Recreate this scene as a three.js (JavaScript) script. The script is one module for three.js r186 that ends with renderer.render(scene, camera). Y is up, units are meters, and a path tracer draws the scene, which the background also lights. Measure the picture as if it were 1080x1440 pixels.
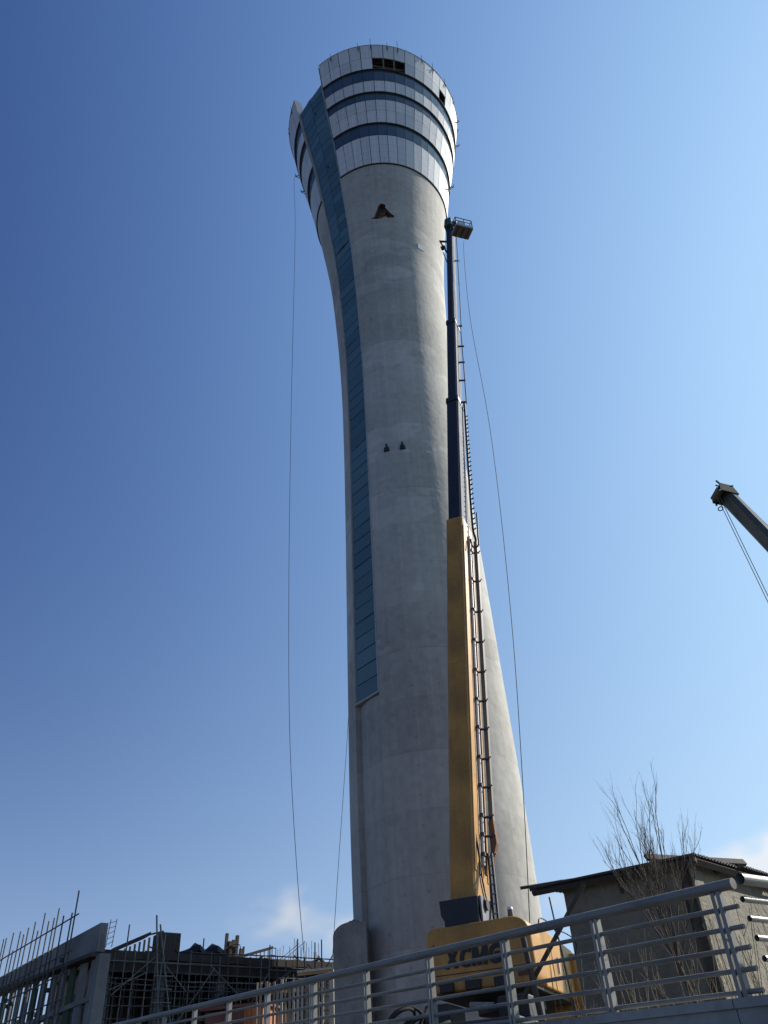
import * as THREE from 'three';
import { mergeGeometries, mergeVertices, toCreasedNormals } from 'three/addons/utils/BufferGeometryUtils.js';
import { RoundedBoxGeometry } from 'three/addons/geometries/RoundedBoxGeometry.js';
import { TextGeometry } from 'three/addons/geometries/TextGeometry.js';
import { FontLoader } from 'three/addons/loaders/FontLoader.js';

// ---------------------------------------------------------------- camera, sky, sun, exposure
const scene = new THREE.Scene();
const camera = new THREE.PerspectiveCamera(65.18, 3 / 4, 0.05, 3000);
camera.position.set(0, 1.6, 0);
camera.rotation.order = 'YXZ';
camera.rotation.set(THREE.MathUtils.degToRad(38.4), 0, THREE.MathUtils.degToRad(-3.96));
scene.add(camera);

const SUN_AZ = THREE.MathUtils.degToRad(67), SUN_EL = THREE.MathUtils.degToRad(33);
const sunDir = new THREE.Vector3(Math.sin(SUN_AZ) * Math.cos(SUN_EL), Math.sin(SUN_EL), -Math.cos(SUN_AZ) * Math.cos(SUN_EL));
const sun = new THREE.DirectionalLight(new THREE.Color().setRGB(1, 0.95, 0.87), 5);
sun.position.copy(sunDir).multiplyScalar(150).add(new THREE.Vector3(0, 30, -30));
sun.target.position.set(0, 30, -30);
sun.castShadow = true;
sun.shadow.mapSize.set(4096, 4096);
Object.assign(sun.shadow.camera, { left: -70, right: 70, top: 70, bottom: -70, near: 1, far: 400 });
sun.shadow.bias = -0.0005;
scene.add(sun, sun.target);

const renderer = new THREE.WebGLRenderer({ antialias: true });
renderer.setSize(768, 1024);
renderer.toneMapping = THREE.LinearToneMapping;
renderer.toneMappingExposure = 1.4;
renderer.shadowMap.enabled = true;
renderer.shadowMap.type = THREE.PCFSoftShadowMap;

// seeded random and value noise
function rng(seed) { let s = seed >>> 0; return () => { s = (s + 0x6d2b79f5) | 0; let t = Math.imul(s ^ (s >>> 15), 1 | s); t = (t + Math.imul(t ^ (t >>> 7), 61 | t)) ^ t; return ((t ^ (t >>> 14)) >>> 0) / 4294967296; }; }
const hash = (x, y, s) => { let h = Math.imul(x | 0, 374761393) ^ Math.imul(y | 0, 668265263) ^ Math.imul(s | 0, 2246822519); h = Math.imul(h ^ (h >>> 13), 1274126177); return ((h ^ (h >>> 16)) >>> 0) / 4294967296; };
const smooth = (t) => t * t * (3 - 2 * t);
const mix = (a, b, t) => a + (b - a) * t;
const clamp = (x, a = 0, b = 1) => Math.min(b, Math.max(a, x));
const step2 = (a, b, x) => smooth(clamp((x - a) / (b - a)));
function noise(x, y, px, py, s) {       // tiles after px by py cells
  const xi = Math.floor(x), yi = Math.floor(y), fx = smooth(x - xi), fy = smooth(y - yi);
  const X0 = ((xi % px) + px) % px, X1 = (X0 + 1) % px, Y0 = ((yi % py) + py) % py, Y1 = (Y0 + 1) % py;
  return mix(mix(hash(X0, Y0, s), hash(X1, Y0, s), fx), mix(hash(X0, Y1, s), hash(X1, Y1, s), fx), fy);
}
function fbm(u, v, px, py, oct, s) { let a = 0.5, t = 0, n = 0; for (let i = 0; i < oct; i++) { t += a * noise(u * px, v * py, px, py, s + i * 17); n += a; a *= 0.5; px *= 2; py *= 2; } return t / n; }

// clear winter sky: brighter and paler towards the sun and the horizon, a few low cumulus puffs all round
{
  const W = 2048, H = 1024, data = new Float32Array(W * H * 4);
  const K = [[-4.7, 3.93, 4.79, -3.83], [-3.62, 3.32, 3.81, -3.11], [-2.12, 2.2, 2.32, -1.95]], SKY = 1 / 1.4;
  const R = rng(41), puffs = [[23.5, 12.0, 5.4, 1.9, 1.35], [30, 11.6, 4, 1.6, 1.1], [-8.0, 11.6, 4.4, 2.4, .62], [-3.2, 10.4, 3.6, 1.9, .7], [11.5, 11.6, 3.2, 1.7, .8]];
  for (let i = 0; i < 34; i++) { const az = 40 + R() * 290; puffs.push([az > 180 ? az - 360 : az, 7 + R() * 7, 3 + R() * 3.5, 1.3 + R() * 1.2, 0.4 + R() * 0.6]); }
  for (let j = 0; j < H; j++) for (let i = 0; i < W; i++) {
    const th = ((j + 0.5) / H - 0.5) * Math.PI, ph = ((i + 0.5) / W - 0.5) * 2 * Math.PI;
    const y = Math.sin(th), x = Math.cos(th) * Math.cos(ph), z = Math.cos(th) * Math.sin(ph);
    const el = Math.max(0, THREE.MathUtils.radToDeg(th)), az = THREE.MathUtils.radToDeg(Math.atan2(x, -z));
    let g = x * sunDir.x + y * sunDir.y + z * sunDir.z;
    g = 0.1 + 0.5 * ((g - 0.1) + Math.sqrt((g - 0.1) ** 2 + 0.012));
    const q = Math.exp(-Math.sqrt(el * el + 64) / 30);
    const c = K.map((k) => Math.min(0.98, Math.exp(k[0] + k[1] * g + k[2] * q + k[3] * g * q)));
    if (el < 25) {
      let d = 0;
      for (const [pa, pe, wa, we, s] of puffs) {
        let da = az - pa; if (da > 180) da -= 360; if (da < -180) da += 360;
        const e = (da / wa) ** 2 + ((el - pe) / we * (el < pe ? 1.5 : 1)) ** 2;
        if (e < 4) d = Math.max(d, s * Math.exp(-e * 1.1));
      }
      const n = d > 0.02 ? fbm(i / W, j / H, 180, 140, 5, 5) : 0;
      d = step2(0.22, 0.92, d * (0.2 + 1.6 * n));
      const b = 0.55 + 0.42 * clamp(g);
      c[0] = mix(c[0], b * 1.02, d * 0.85); c[1] = mix(c[1], b * 1.05, d * 0.85); c[2] = mix(c[2], b * 1.1, d * 0.85);
    }
    const o = (j * W + i) * 4; data[o] = c[0] * SKY; data[o + 1] = c[1] * SKY; data[o + 2] = c[2] * SKY; data[o + 3] = 1;
  }
  const sky = new THREE.DataTexture(data, W, H, THREE.RGBAFormat, THREE.FloatType);
  sky.mapping = THREE.EquirectangularReflectionMapping; sky.magFilter = THREE.LinearFilter; sky.minFilter = THREE.LinearFilter; sky.wrapS = THREE.RepeatWrapping; sky.needsUpdate = true;
  scene.background = sky; scene.environment = sky;
}

// ---------------------------------------------------------------- helpers
const taken = {};
const numbered = (n) => { taken[n] = (taken[n] ?? -1) + 1; return taken[n] ? `${n}_${String(taken[n]).padStart(3, '0')}` : n; };
const V = (x, y, z) => new THREE.Vector3(x, y, z);
function thing(name, label, category, [x, y, z] = [0, 0, 0], turn = 0, group) {
  const o = new THREE.Group(); o.name = numbered(name); o.position.set(x, y, z); o.rotation.y = turn; o.userData = { label, category };
  if (group) o.userData.group = group;
  scene.add(o); return o;
}
function prep(g, uvScale = 1) {          // plain, non-indexed, uv in metres by the main direction of each face
  let n = g.index ? g.toNonIndexed() : g;
  if (!n.attributes.normal) n.computeVertexNormals();
  for (const k of Object.keys(n.attributes)) if (!['position', 'normal', 'uv'].includes(k)) n.deleteAttribute(k);
  if (!n.userData.ownUv) {
    const p = n.attributes.position, uv = new Float32Array(p.count * 2), a = V(), b = V(), c = V();
    for (let i = 0; i < p.count; i += 3) {
      a.fromBufferAttribute(p, i); b.fromBufferAttribute(p, i + 1).sub(a); c.fromBufferAttribute(p, i + 2).sub(a); b.cross(c);
      const ax = Math.abs(b.x), ay = Math.abs(b.y), az = Math.abs(b.z);
      for (let k = 0; k < 3; k++) {
        const x = p.getX(i + k), y = p.getY(i + k), z = p.getZ(i + k);
        const [u, v] = ax > ay && ax > az ? [z, y] : ay > az ? [x, z] : [x, y];
        uv[(i + k) * 2] = u * uvScale; uv[(i + k) * 2 + 1] = v * uvScale;
      }
    }
    n.setAttribute('uv', new THREE.BufferAttribute(uv, 2));
  }
  return n;
}
function obj(name, geos, mat, parent, label) {
  const list = (Array.isArray(geos) ? geos : [geos]).map((g) => prep(g));
  const m = new THREE.Mesh(list.length > 1 ? mergeGeometries(list) : list[0], mat);
  m.name = parent ? name : numbered(name); m.castShadow = m.receiveShadow = true;
  if (label) m.userData.label = label;
  (parent ?? scene).add(m); return m;
}
function single(name, label, category, geos, mat, group) { const m = obj(name, geos, mat); m.userData = { label, category, ...(group ? { group } : {}) }; return m; }
function structure(name, geos, mat) { const m = obj(name, geos, mat); m.userData = { kind: 'structure' }; return m; }
const box = (w, h, d, x = 0, y = 0, z = 0) => new THREE.BoxGeometry(w, h, d).translate(x, y, z);
const rbox = (w, h, d, x, y, z, r = 0.02, s = 2) => new RoundedBoxGeometry(w, h, d, s, r).translate(x, y, z);
function between(p, q, g) {              // g is built along +y, unit length, centred
  const d = q.clone().sub(p), l = d.length();
  const m = new THREE.Matrix4().compose(p.clone().add(q).multiplyScalar(0.5), new THREE.Quaternion().setFromUnitVectors(V(0, 1, 0), d.normalize()), V(1, l, 1));
  return g.applyMatrix4(m);
}
const cyl = (p, q, r, n = 8, r2 = r) => between(p, q, new THREE.CylinderGeometry(r2, r, 1, n, 1));
const bar = (p, q, w, d = w) => between(p, q, new THREE.BoxGeometry(w, 1, d));
const tube = (pts, r, n = 40, k = 6) => new THREE.TubeGeometry(new THREE.CatmullRomCurve3(pts), n, r, k);
function quads(list) {                   // list of [a,b,c,d] corner vectors, counter-clockwise
  const p = []; for (const [a, b, c, d] of list) for (const v of [a, b, c, a, c, d]) p.push(v.x, v.y, v.z);
  const g = new THREE.BufferGeometry(); g.setAttribute('position', new THREE.Float32BufferAttribute(p, 3)); g.computeVertexNormals(); return g;
}
function hexa(c) {                       // eight corners: 0-3 outer ring, 4-7 inner ring
  return quads([[c[0], c[1], c[2], c[3]], [c[5], c[4], c[7], c[6]], [c[4], c[5], c[1], c[0]], [c[3], c[2], c[6], c[7]], [c[4], c[0], c[3], c[7]], [c[1], c[5], c[6], c[2]]]);
}
const jitterRnd = rng(7);
const jit = (a) => (jitterRnd() - 0.5) * 2 * a;

// ---------------------------------------------------------------- materials
function texture(w, h, fn, color = true, repeat = 1) {
  const d = new Uint8Array(w * h * 4);
  for (let j = 0; j < h; j++) for (let i = 0; i < w; i++) { const c = fn((i + 0.5) / w, (j + 0.5) / h), o = (j * w + i) * 4; for (let k = 0; k < 3; k++) d[o + k] = clamp(c[k]) * 255; d[o + 3] = 255; }
  const t = new THREE.DataTexture(d, w, h); t.wrapS = t.wrapT = THREE.RepeatWrapping; t.magFilter = THREE.LinearFilter; t.minFilter = THREE.LinearMipmapLinearFilter; t.generateMipmaps = true;
  if (color) t.colorSpace = THREE.SRGBColorSpace;
  t.repeat.set(repeat, repeat); t.needsUpdate = true; return t;
}
const enc = (x) => (x <= 0.0031308 ? 12.92 * x : 1.055 * x ** (1 / 2.4) - 0.055);
const grey = (x) => [x, x, x];
// grain that multiplies a material's own colour: blotches, fine grain and streaks, one tile = 1 / repeat metres
const grainMap = (seed, lo, repeat, streak = 0) => texture(512, 512, (u, v) => {
  const a = fbm(u, v, 4, 4, 5, seed), b = fbm(u, v, 64, 64, 2, seed + 3), s = streak ? fbm(u, v, 40, 3, 3, seed + 9) : 0.5;
  const t = lo + (1 - lo) * clamp(0.5 + (a - 0.5) * 1.7 + (b - 0.5) * 0.5 + (s - 0.5) * streak);
  return grey(enc(t));
}, true, repeat);
const bumpMap = (seed, f, repeat) => texture(512, 512, (u, v) => grey(0.6 * fbm(u, v, f, f, 4, seed) + 0.4 * fbm(u, v, f * 8, f * 8, 2, seed + 5)), false, repeat);
const gConc = grainMap(11, 0.62, 0.28, 0.5), gPaint = grainMap(23, 0.62, 0.45, 0.6), gSteel = grainMap(31, 0.6, 0.8, 0.3), gWood = texture(512, 512, (u, v) => grey(enc(0.6 + 0.4 * fbm(u, v, 48, 4, 4, 61))), true, 0.7), gFine = grainMap(47, 0.8, 1.3);
const bConc = bumpMap(71, 8, 0.5), bFine = bumpMap(73, 24, 1);
const rgb = (r, g, b) => new THREE.Color().setRGB(r, g, b);
const mat = (c, rough = 0.8, extra = {}) => new THREE.MeshStandardMaterial({ color: rgb(...c), roughness: rough, ...extra });
const M = {
  concrete: mat([0.36, 0.35, 0.33], 0.92, { map: gConc, bumpMap: bConc, bumpScale: 0.01 }),
  annexConcrete: mat([0.27, 0.26, 0.24], 0.93, { map: gConc, bumpMap: bConc, bumpScale: 0.01 }),
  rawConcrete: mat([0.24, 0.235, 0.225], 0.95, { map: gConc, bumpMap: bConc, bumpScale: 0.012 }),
  shadedPly: mat([0.085, 0.068, 0.055], 0.9, { map: gWood }),  // near-black wood grain; on slab and beams the dark tone stands for shade
  plaster: mat([0.21, 0.185, 0.14], 0.95, { map: gConc, bumpMap: bConc, bumpScale: 0.03 }),
  yellow: mat([0.5, 0.24, 0.042], 0.45, { map: gPaint }),
  navy: mat([0.017, 0.018, 0.03], 0.55, { map: gPaint }),
  paleSteel: mat([0.19, 0.2, 0.225], 0.85, { map: gSteel }),
  galv: mat([0.235, 0.22, 0.195], 0.55, { map: gSteel, metalness: 0.1 }),
  galvBright: mat([0.36, 0.345, 0.315], 0.42, { map: gSteel, metalness: 0.2 }),
  black: mat([0.018, 0.018, 0.02], 0.6, { map: gFine }),
  rubber: mat([0.02, 0.02, 0.02], 0.97, { map: gFine }),
  darkSteel: mat([0.055, 0.055, 0.06], 0.55, { map: gSteel, metalness: 0.3 }),
  brownSteel: mat([0.13, 0.105, 0.09], 0.6, { map: gSteel }),
  rust: mat([0.16, 0.085, 0.05], 0.9, { map: gSteel }),
  scaffold: mat([0.1, 0.095, 0.09], 0.7, { map: gSteel, metalness: 0.2 }),
  scaffoldPale: mat([0.2, 0.19, 0.17], 0.7, { map: gSteel, metalness: 0.2 }),
  wood: mat([0.34, 0.27, 0.18], 0.85, { map: gWood }),
  woodPale: mat([0.6, 0.54, 0.43], 0.85, { map: gWood }),
  woodDark: mat([0.08, 0.065, 0.055], 0.9, { map: gWood }),
  orange: mat([0.5, 0.17, 0.06], 0.7, { map: gPaint }),
  redBrown: mat([0.17, 0.07, 0.055], 0.8, { map: gPaint }),
  tarp: mat([0.02, 0.022, 0.028], 0.7, { map: gFine }),
  greenNet: mat([0.05, 0.09, 0.05], 0.95, { map: gFine }),
  dirt: mat([0.085, 0.075, 0.062], 0.97, { map: gConc, bumpMap: bConc, bumpScale: 0.05 }),
  asphalt: mat([0.05, 0.05, 0.05], 0.95, { map: gFine, bumpMap: bFine, bumpScale: 0.01 }),
  rope: mat([0.09, 0.085, 0.08], 0.9),
  twig: mat([0.1, 0.075, 0.055], 0.95, { map: gFine }),
  weed: mat([0.15, 0.12, 0.08], 0.95),
  white: mat([0.72, 0.72, 0.7], 0.5, { map: gFine }),
  roofSheet: mat([0.09, 0.088, 0.09], 0.75, { map: gSteel }),
  beige: mat([0.5, 0.39, 0.29], 0.7, { map: gPaint }),
  postSteel: mat([0.27, 0.26, 0.235], 0.5, { map: gSteel, metalness: 0.1 }),
  amber: mat([0.75, 0.25, 0.03], 0.3),
  olive: mat([0.055, 0.068, 0.06], 0.55, { map: gPaint }),
  brick: mat([0.2, 0.075, 0.04], 0.95, { map: gConc }),
  backing: mat([0.045, 0.05, 0.055], 0.9),  // near-black: shade of panel gaps and openings put into the colour
  jamb: mat([0.42, 0.43, 0.44], 0.55, { map: gFine }),
};
const glass = new THREE.MeshPhysicalMaterial({ color: rgb(0.028, 0.075, 0.17), roughness: 0.1, metalness: 0, ior: 1.6, specularIntensity: 1 });
const cabGlass = new THREE.MeshPhysicalMaterial({ color: rgb(0.1, 0.12, 0.14), roughness: 0.06, ior: 1.55 });
const bandGlass = [0, 1, 2].map((k) => new THREE.MeshPhysicalMaterial({ color: rgb(0.036 + 0.006 * k, 0.06 + 0.008 * k, 0.082 + 0.01 * k), roughness: 0.12 + 0.04 * k, ior: 1.6 }));
const stripGlass = [0, 1, 2, 3].map((k) => new THREE.MeshPhysicalMaterial({ color: rgb(0.034 + 0.012 * k, 0.08 + 0.02 * k, 0.062 + 0.02 * k), roughness: 0.05 + 0.03 * k, ior: 2 }));
const panelMats = [0, 1, 2, 3].map((k) => mat([0.56 + 0.03 * k, 0.57 + 0.03 * k, 0.57 + 0.028 * k], 0.45, { map: gFine }));

// ---------------------------------------------------------------- ground, road, retaining wall
const GROUND = 2.2;
const railAt = (s, y) => V(3.08 - 0.601 * s, y, -8.96 - 0.799 * s);
const railTop = (s) => 3.5 + 0.0466 * Math.max(s, -6);
const wallDir = V(-0.601, 0, -0.799), wallOut = V(-0.799, 0, 0.601);     // out: towards the road
{
  const road = new THREE.PlaneGeometry(1600, 1600, 1, 1).rotateX(-Math.PI / 2);
  structure('road', road, M.asphalt);
  const a = railAt(-60, GROUND), b = railAt(300, GROUND), inw = wallOut.clone().multiplyScalar(-500);
  a.addScaledVector(wallOut, -0.12); b.addScaledVector(wallOut, -0.12);
  structure('ground', quads([[b, a, a.clone().add(inw), b.clone().add(inw)]]), M.dirt);
  const w = thing('retaining_wall', 'long grey concrete retaining wall carrying the pipe railing', 'wall', [3.08, 0, -8.96]);
  // a stretch of wall and coping per joint
  const loc = (s, y, o) => railAt(s, y).addScaledVector(wallOut, o).sub(w.position);
  for (let s = -60; s < 60; s += s >= -6 && s < 30 ? 3 : 6) {
    const e = s + (s >= -6 && s < 30 ? 3 : 6) - 0.012, t0 = railTop(s) - 1.06, t1 = railTop(e) - 1.06;
    obj('wall_panel', hexa([loc(s, 0, .16), loc(e, 0, .16), loc(e, t1, .16), loc(s, t0, .16), loc(s, 0, -.14), loc(e, 0, -.14), loc(e, t1, -.14), loc(s, t0, -.14)]), M.concrete, w);
    obj('coping', hexa([loc(s, t0, .19), loc(e, t1, .19), loc(e, t1 + .08, .19), loc(s, t0 + .08, .19), loc(s, t0, -.17), loc(e, t1, -.17), loc(e, t1 + .08, -.17), loc(s, t0 + .08, -.17)]), M.concrete, w);
  }
}

// ---------------------------------------------------------------- control tower
const TX = 1.42, TZ = -36, KR = [3.6, 3.79, 3.84, 3.78, 3.71, 3.64, 3.6, 3.64, 3.85, 4.22, 4.89, 5.67, 6.69, 7.57];
function Rh(h) {
  const t = clamp((h - 2) / 72.04 * 13, 0, 12.999), i = Math.floor(t), u = t - i;
  const k = (n) => (n < 0 ? 2 * KR[0] - KR[1] : n > 13 ? 2 * KR[13] - KR[12] : KR[n]);
  const a = k(i - 1), b = k(i), c = k(i + 1), d = k(i + 2);
  return 0.5 * (2 * b + (c - a) * u + (2 * a - 5 * b + 4 * c - d) * u * u + (3 * b - a - 3 * c + d) * u ** 3);
}
const S = (a, h, off = 0) => { const r = Rh(h) + off; return V(r * Math.sin(a), h - GROUND, r * Math.cos(a)); };
const SLOT0 = -1.078, SLOT1 = -0.613, A_END = 2 * Math.PI + SLOT0;
{
  const T = thing('control_tower', 'tall flared concrete control tower with banded panelled head and blue glass strip', 'tower', [TX, GROUND, TZ]);
  const linspace = (a, b, n) => Array.from({ length: n + 1 }, (_, i) => a + (b - a) * i / n);
  // a smooth sheet on the tower surface, own uv (u once round, v from foot to top)
  function sheet(as, hs, off, skip, flip) {
    const p = [], uv = [], idx = [], nor = [];
    for (const h of hs) for (const a of as) {
      const v = S(a, h, typeof off === 'function' ? off(a, h) : off); p.push(v.x, v.y, v.z); uv.push(a / (2 * Math.PI), (h - 2) / 72);
      const sl = (Rh(h + 0.1) - Rh(h - 0.1)) / 0.2, n = V(Math.sin(a), -sl, Math.cos(a)).normalize().multiplyScalar(flip ? -1 : 1); nor.push(n.x, n.y, n.z);
    }
    const n = as.length;
    for (let j = 0; j < hs.length - 1; j++) for (let i = 0; i < n - 1; i++) {
      if (skip && skip((as[i] + as[i + 1]) / 2, (hs[j] + hs[j + 1]) / 2)) continue;
      const q = j * n + i;
      if (flip) idx.push(q, q + n, q + 1, q + 1, q + n, q + n + 1); else idx.push(q, q + 1, q + n, q + 1, q + n + 1, q + n);
    }
    const g = new THREE.BufferGeometry(); g.setAttribute('position', new THREE.Float32BufferAttribute(p, 3)); g.setAttribute('normal', new THREE.Float32BufferAttribute(nor, 3)); g.setAttribute('uv', new THREE.Float32BufferAttribute(uv, 2)); g.setIndex(idx);
    const ni = g.toNonIndexed(); ni.userData.ownUv = true; return ni;
  }
  // cast concrete: pours of slightly different tone, form joints, rubbed patches, drips and cement smears
  const shaftMap = texture(1024, 2048, (u, v) => {
    const h = 2 + v * 72, pour = Math.floor(h / 2.4), inP = h / 2.4 - pour;
    const um = u * 24;
    const tone = 0.5 + (hash(pour, 1, 3) - 0.5) * 0.22;
    const blot = fbm(u, v, 6, 18, 5, 101), fine = fbm(u, v, 96, 288, 3, 120), drip = fbm(u, v, 160, 10, 4, 140), wide = fbm(u, v, 3, 9, 3, 150);
    let t = 0.375 + (tone - 0.5) * 0.2 + (blot - 0.5) * 0.17 + (fine - 0.5) * 0.1 + (drip - 0.5) * 0.09 + (wide - 0.5) * 0.1;
    const edge = inP + (fbm(u, v, 24, 72, 3, 160) - 0.5) * 0.03;                        // rough pour joint
    if (edge < 0.022) t -= 0.04;
    const smear = fbm(u, v, 10, 60, 4, 180);                                            // pale skim-coat patches
    if (hash(pour, 7, 9) > 0.5 && smear > 0.56) t += 0.07 * step2(0.56, 0.62, smear);
    const pan = um / 1.9, pj = Math.abs(pan - Math.round(pan)) * 1.9;                   // upright form joints
    if (pj < 0.025) t -= 0.02;
    const tx = um / 0.95 - Math.floor(um / 0.95) - 0.5, ty = h / 1.2 - Math.floor(h / 1.2) - 0.5;  // tie holes
    if ((tx * 0.95) ** 2 + (ty * 1.2) ** 2 < 0.0018) t -= 0.09;
    return [enc(t * 1.0), enc(t * 0.965), enc(t * 0.88)];
  });
  const shaftMat = new THREE.MeshStandardMaterial({ map: shaftMap, roughness: 0.93, bumpMap: texture(512, 1024, (u, v) => grey(0.5 * fbm(u, v, 12, 40, 4, 33) + 0.5 * fbm(u, v, 90, 270, 2, 34)), false), bumpScale: 0.02 });

  // shaft with the slot left open and a torn hole
  const HOLE = [-0.235, 0.2, 53.0, 55.15];
  const as = [...linspace(SLOT1, HOLE[0], 12), ...linspace(HOLE[0], HOLE[1], 14).slice(1), ...linspace(HOLE[1], A_END, 110).slice(1)];
  const hs = [...linspace(GROUND - 0.3, HOLE[2], 90), ...linspace(HOLE[2], HOLE[3], 6).slice(1), ...linspace(HOLE[3], 59.3, 10).slice(1)];
  const inHole = (a, h) => a > HOLE[0] && a < HOLE[1] && h > HOLE[2] && h < HOLE[3];
  const shaft = obj('shaft', sheet(as, hs, 0, inHole), shaftMat, T);
  // the rim of plaster left around the hole, its reveal, and the brickwork behind
  const outline = [[-0.205, 53.38], [-0.15, 53.5], [-0.125, 53.85], [-0.085, 54.35], [-0.07, 54.62], [-0.02, 54.85], [0.045, 54.7], [0.04, 54.35], [0.075, 54.1], [0.12, 53.75], [0.175, 53.52], [0.165, 53.32], [0.06, 53.3], [0.04, 53.42], [-0.02, 53.3], [-0.12, 53.25]];
  const sh = new THREE.Shape(), nS = 14;
  sh.moveTo(HOLE[0], HOLE[2]); for (let i = 1; i <= nS; i++) sh.lineTo(mix(HOLE[0], HOLE[1], i / nS), HOLE[2]); for (let i = 1; i <= 6; i++) sh.lineTo(HOLE[1], mix(HOLE[2], HOLE[3], i / 6));
  for (let i = 1; i <= nS; i++) sh.lineTo(mix(HOLE[1], HOLE[0], i / nS), HOLE[3]); for (let i = 1; i < 6; i++) sh.lineTo(HOLE[0], mix(HOLE[3], HOLE[2], i / 6));
  const hp = new THREE.Path(); outline.forEach(([a, h], i) => (i ? hp.lineTo(a, h) : hp.moveTo(a, h))); sh.holes.push(hp);
  let pg = new THREE.ShapeGeometry(sh).toNonIndexed(); pg.userData.ownUv = true;
  { const p = pg.attributes.position, n = pg.attributes.normal, uv = pg.attributes.uv;
    for (let i = 0; i < p.count; i++) { const a = p.getX(i), h = p.getY(i), v = S(a, h), sl = (Rh(h + .1) - Rh(h - .1)) / .2, nn = V(Math.sin(a), -sl, Math.cos(a)).normalize(); uv.setXY(i, a / (2 * Math.PI), (h - 2) / 72); p.setXYZ(i, v.x, v.y, v.z); n.setXYZ(i, nn.x, nn.y, nn.z); } }
  obj('plaster_rim', pg, shaftMat, T);
  obj('hole_reveal', quads(outline.map(([a, h], i) => { const [b, g] = outline[(i + 1) % outline.length]; return [S(a, h, 0.001), S(b, g, 0.001), S(b, g, -0.32), S(a, h, -0.32)]; })), M.brick, T);
  obj('hole_back', sheet(linspace(-0.26, 0.23, 6), linspace(52.9, 55.2, 3), -0.34), M.backing, T);
  for (let j = 0; j < 5; j++) for (let i = 0; i < 8; i++) {
    const a = -0.2 + i * 0.048 + (j % 2) * 0.022, h = 53.3 + j * 0.27; if (hash(i, j, 77) < 0.42 || Math.abs(a + 0.01) > 0.19 - j * 0.032) continue;
    const o = -0.1 - 0.14 * hash(i, j, 5);
    obj('brick', hexa([S(a, h, o), S(a + .04, h, o), S(a + .04, h + .22, o), S(a, h + .22, o), S(a, h, -.33), S(a + .04, h, -.33), S(a + .04, h + .22, -.33), S(a, h + .22, -.33)]), hash(i, j, 6) > 0.5 ? M.brick : M.rust, T);
  }
  // recess below the glass strip, sill, jambs
  const lowH = linspace(GROUND - 0.3, 17.45, 24), slotA = linspace(SLOT0, SLOT1, 8);
  obj('recessed_panel', sheet(slotA, lowH, (a) => mix(-0.26, -0.1, (a - SLOT0) / (SLOT1 - SLOT0))), shaftMat, T);
  const side = (a, h0, h1, n, o0, o1, f) => quads(linspace(h0, h1, n).slice(0, -1).map((h, i) => { const g = h0 + (h1 - h0) * (i + 1) / n; const q = [S(a, h, o0), S(a, h, o1), S(a, g, o1), S(a, g, o0)]; return f ? q.reverse() : q; }));
  const ownUv = (g, a, k) => { const p = g.attributes.position, uv = new Float32Array(p.count * 2); for (let i = 0; i < p.count; i++) { uv[i * 2] = a / 6.2832 + k * Math.hypot(p.getX(i), p.getZ(i)) / 24; uv[i * 2 + 1] = (p.getY(i) + GROUND - 2) / 72; } g.setAttribute('uv', new THREE.BufferAttribute(uv, 2)); g.userData.ownUv = true; return g; };
  obj('slot_side', ownUv(side(SLOT0, GROUND - .3, 59.3, 40, 0, -0.5, false), SLOT0, 1), shaftMat, T); obj('slot_side', ownUv(side(SLOT1, GROUND - .3, 59.3, 40, 0, -0.5, true), SLOT1, -1), shaftMat, T);
  const HS = 17.6, HT = 71.4;
  const sillA = [SLOT0 - 0.012, SLOT1 + 0.008];
  obj('sill', hexa([S(sillA[0], HS - .1, .05), S(sillA[1], HS - .1, .05), S(sillA[1], HS - .02, .05), S(sillA[0], HS - .02, .05), S(sillA[0], HS - .1, -.4), S(sillA[1], HS - .1, -.4), S(sillA[1], HS - .02, -.4), S(sillA[0], HS - .02, -.4)]), M.jamb, T);
  const strip = (a0, a1, h0, h1, n, o0, o1) => linspace(h0, h1, n).slice(0, -1).map((h, i) => { const g = h0 + (h1 - h0) * (i + 1) / n; return hexa([S(a0, h, o1), S(a1, h, o1), S(a1, g, o1), S(a0, g, o1), S(a0, h, o0), S(a1, h, o0), S(a1, g, o0), S(a0, g, o0)]); });
  obj('jamb', strip(SLOT0 + 0.001, SLOT0 + 0.013, HS, HT, 50, -0.42, 0.035), M.jamb, T);
  obj('jamb', strip(SLOT1 - 0.014, SLOT1 - 0.001, HS, HT, 50, -0.42, 0.03), M.jamb, T);
  obj('backing', sheet(linspace(SLOT0, SLOT1, 6), linspace(HS, HT, 40), -0.2), M.backing, T);
  // panes of the strip, one to a storey-high module below, two beside each other in the flare; mullion gaps are real
  const rows = 65, ph = (HT - HS) / rows, PR = rng(5);
  for (let i = 0; i < rows; i++) {
    const h0 = HS + i * ph + 0.022, h1 = HS + (i + 1) * ph - 0.022, cols = h0 > 52 ? 2 : 1;
    for (let c = 0; c < cols; c++) {
      const w = (SLOT1 - 0.016 - SLOT0 - 0.036) / cols, a0 = SLOT0 + 0.036 + c * w + 0.0015, a1 = a0 + w - 0.005, t = (PR() - 0.5) * 0.028, t2 = (PR() - 0.5) * 0.028, o = -0.05;
      obj('pane', hexa([S(a0, h0, o + t), S(a1, h0, o - t), S(a1, h1, o - t + t2), S(a0, h1, o + t + t2), S(a0, h0, o - .05), S(a1, h0, o - .05), S(a1, h1, o - .05), S(a0, h1, o - .05)]), stripGlass[Math.floor(PR() * 4)], T);
    }
  }
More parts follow.
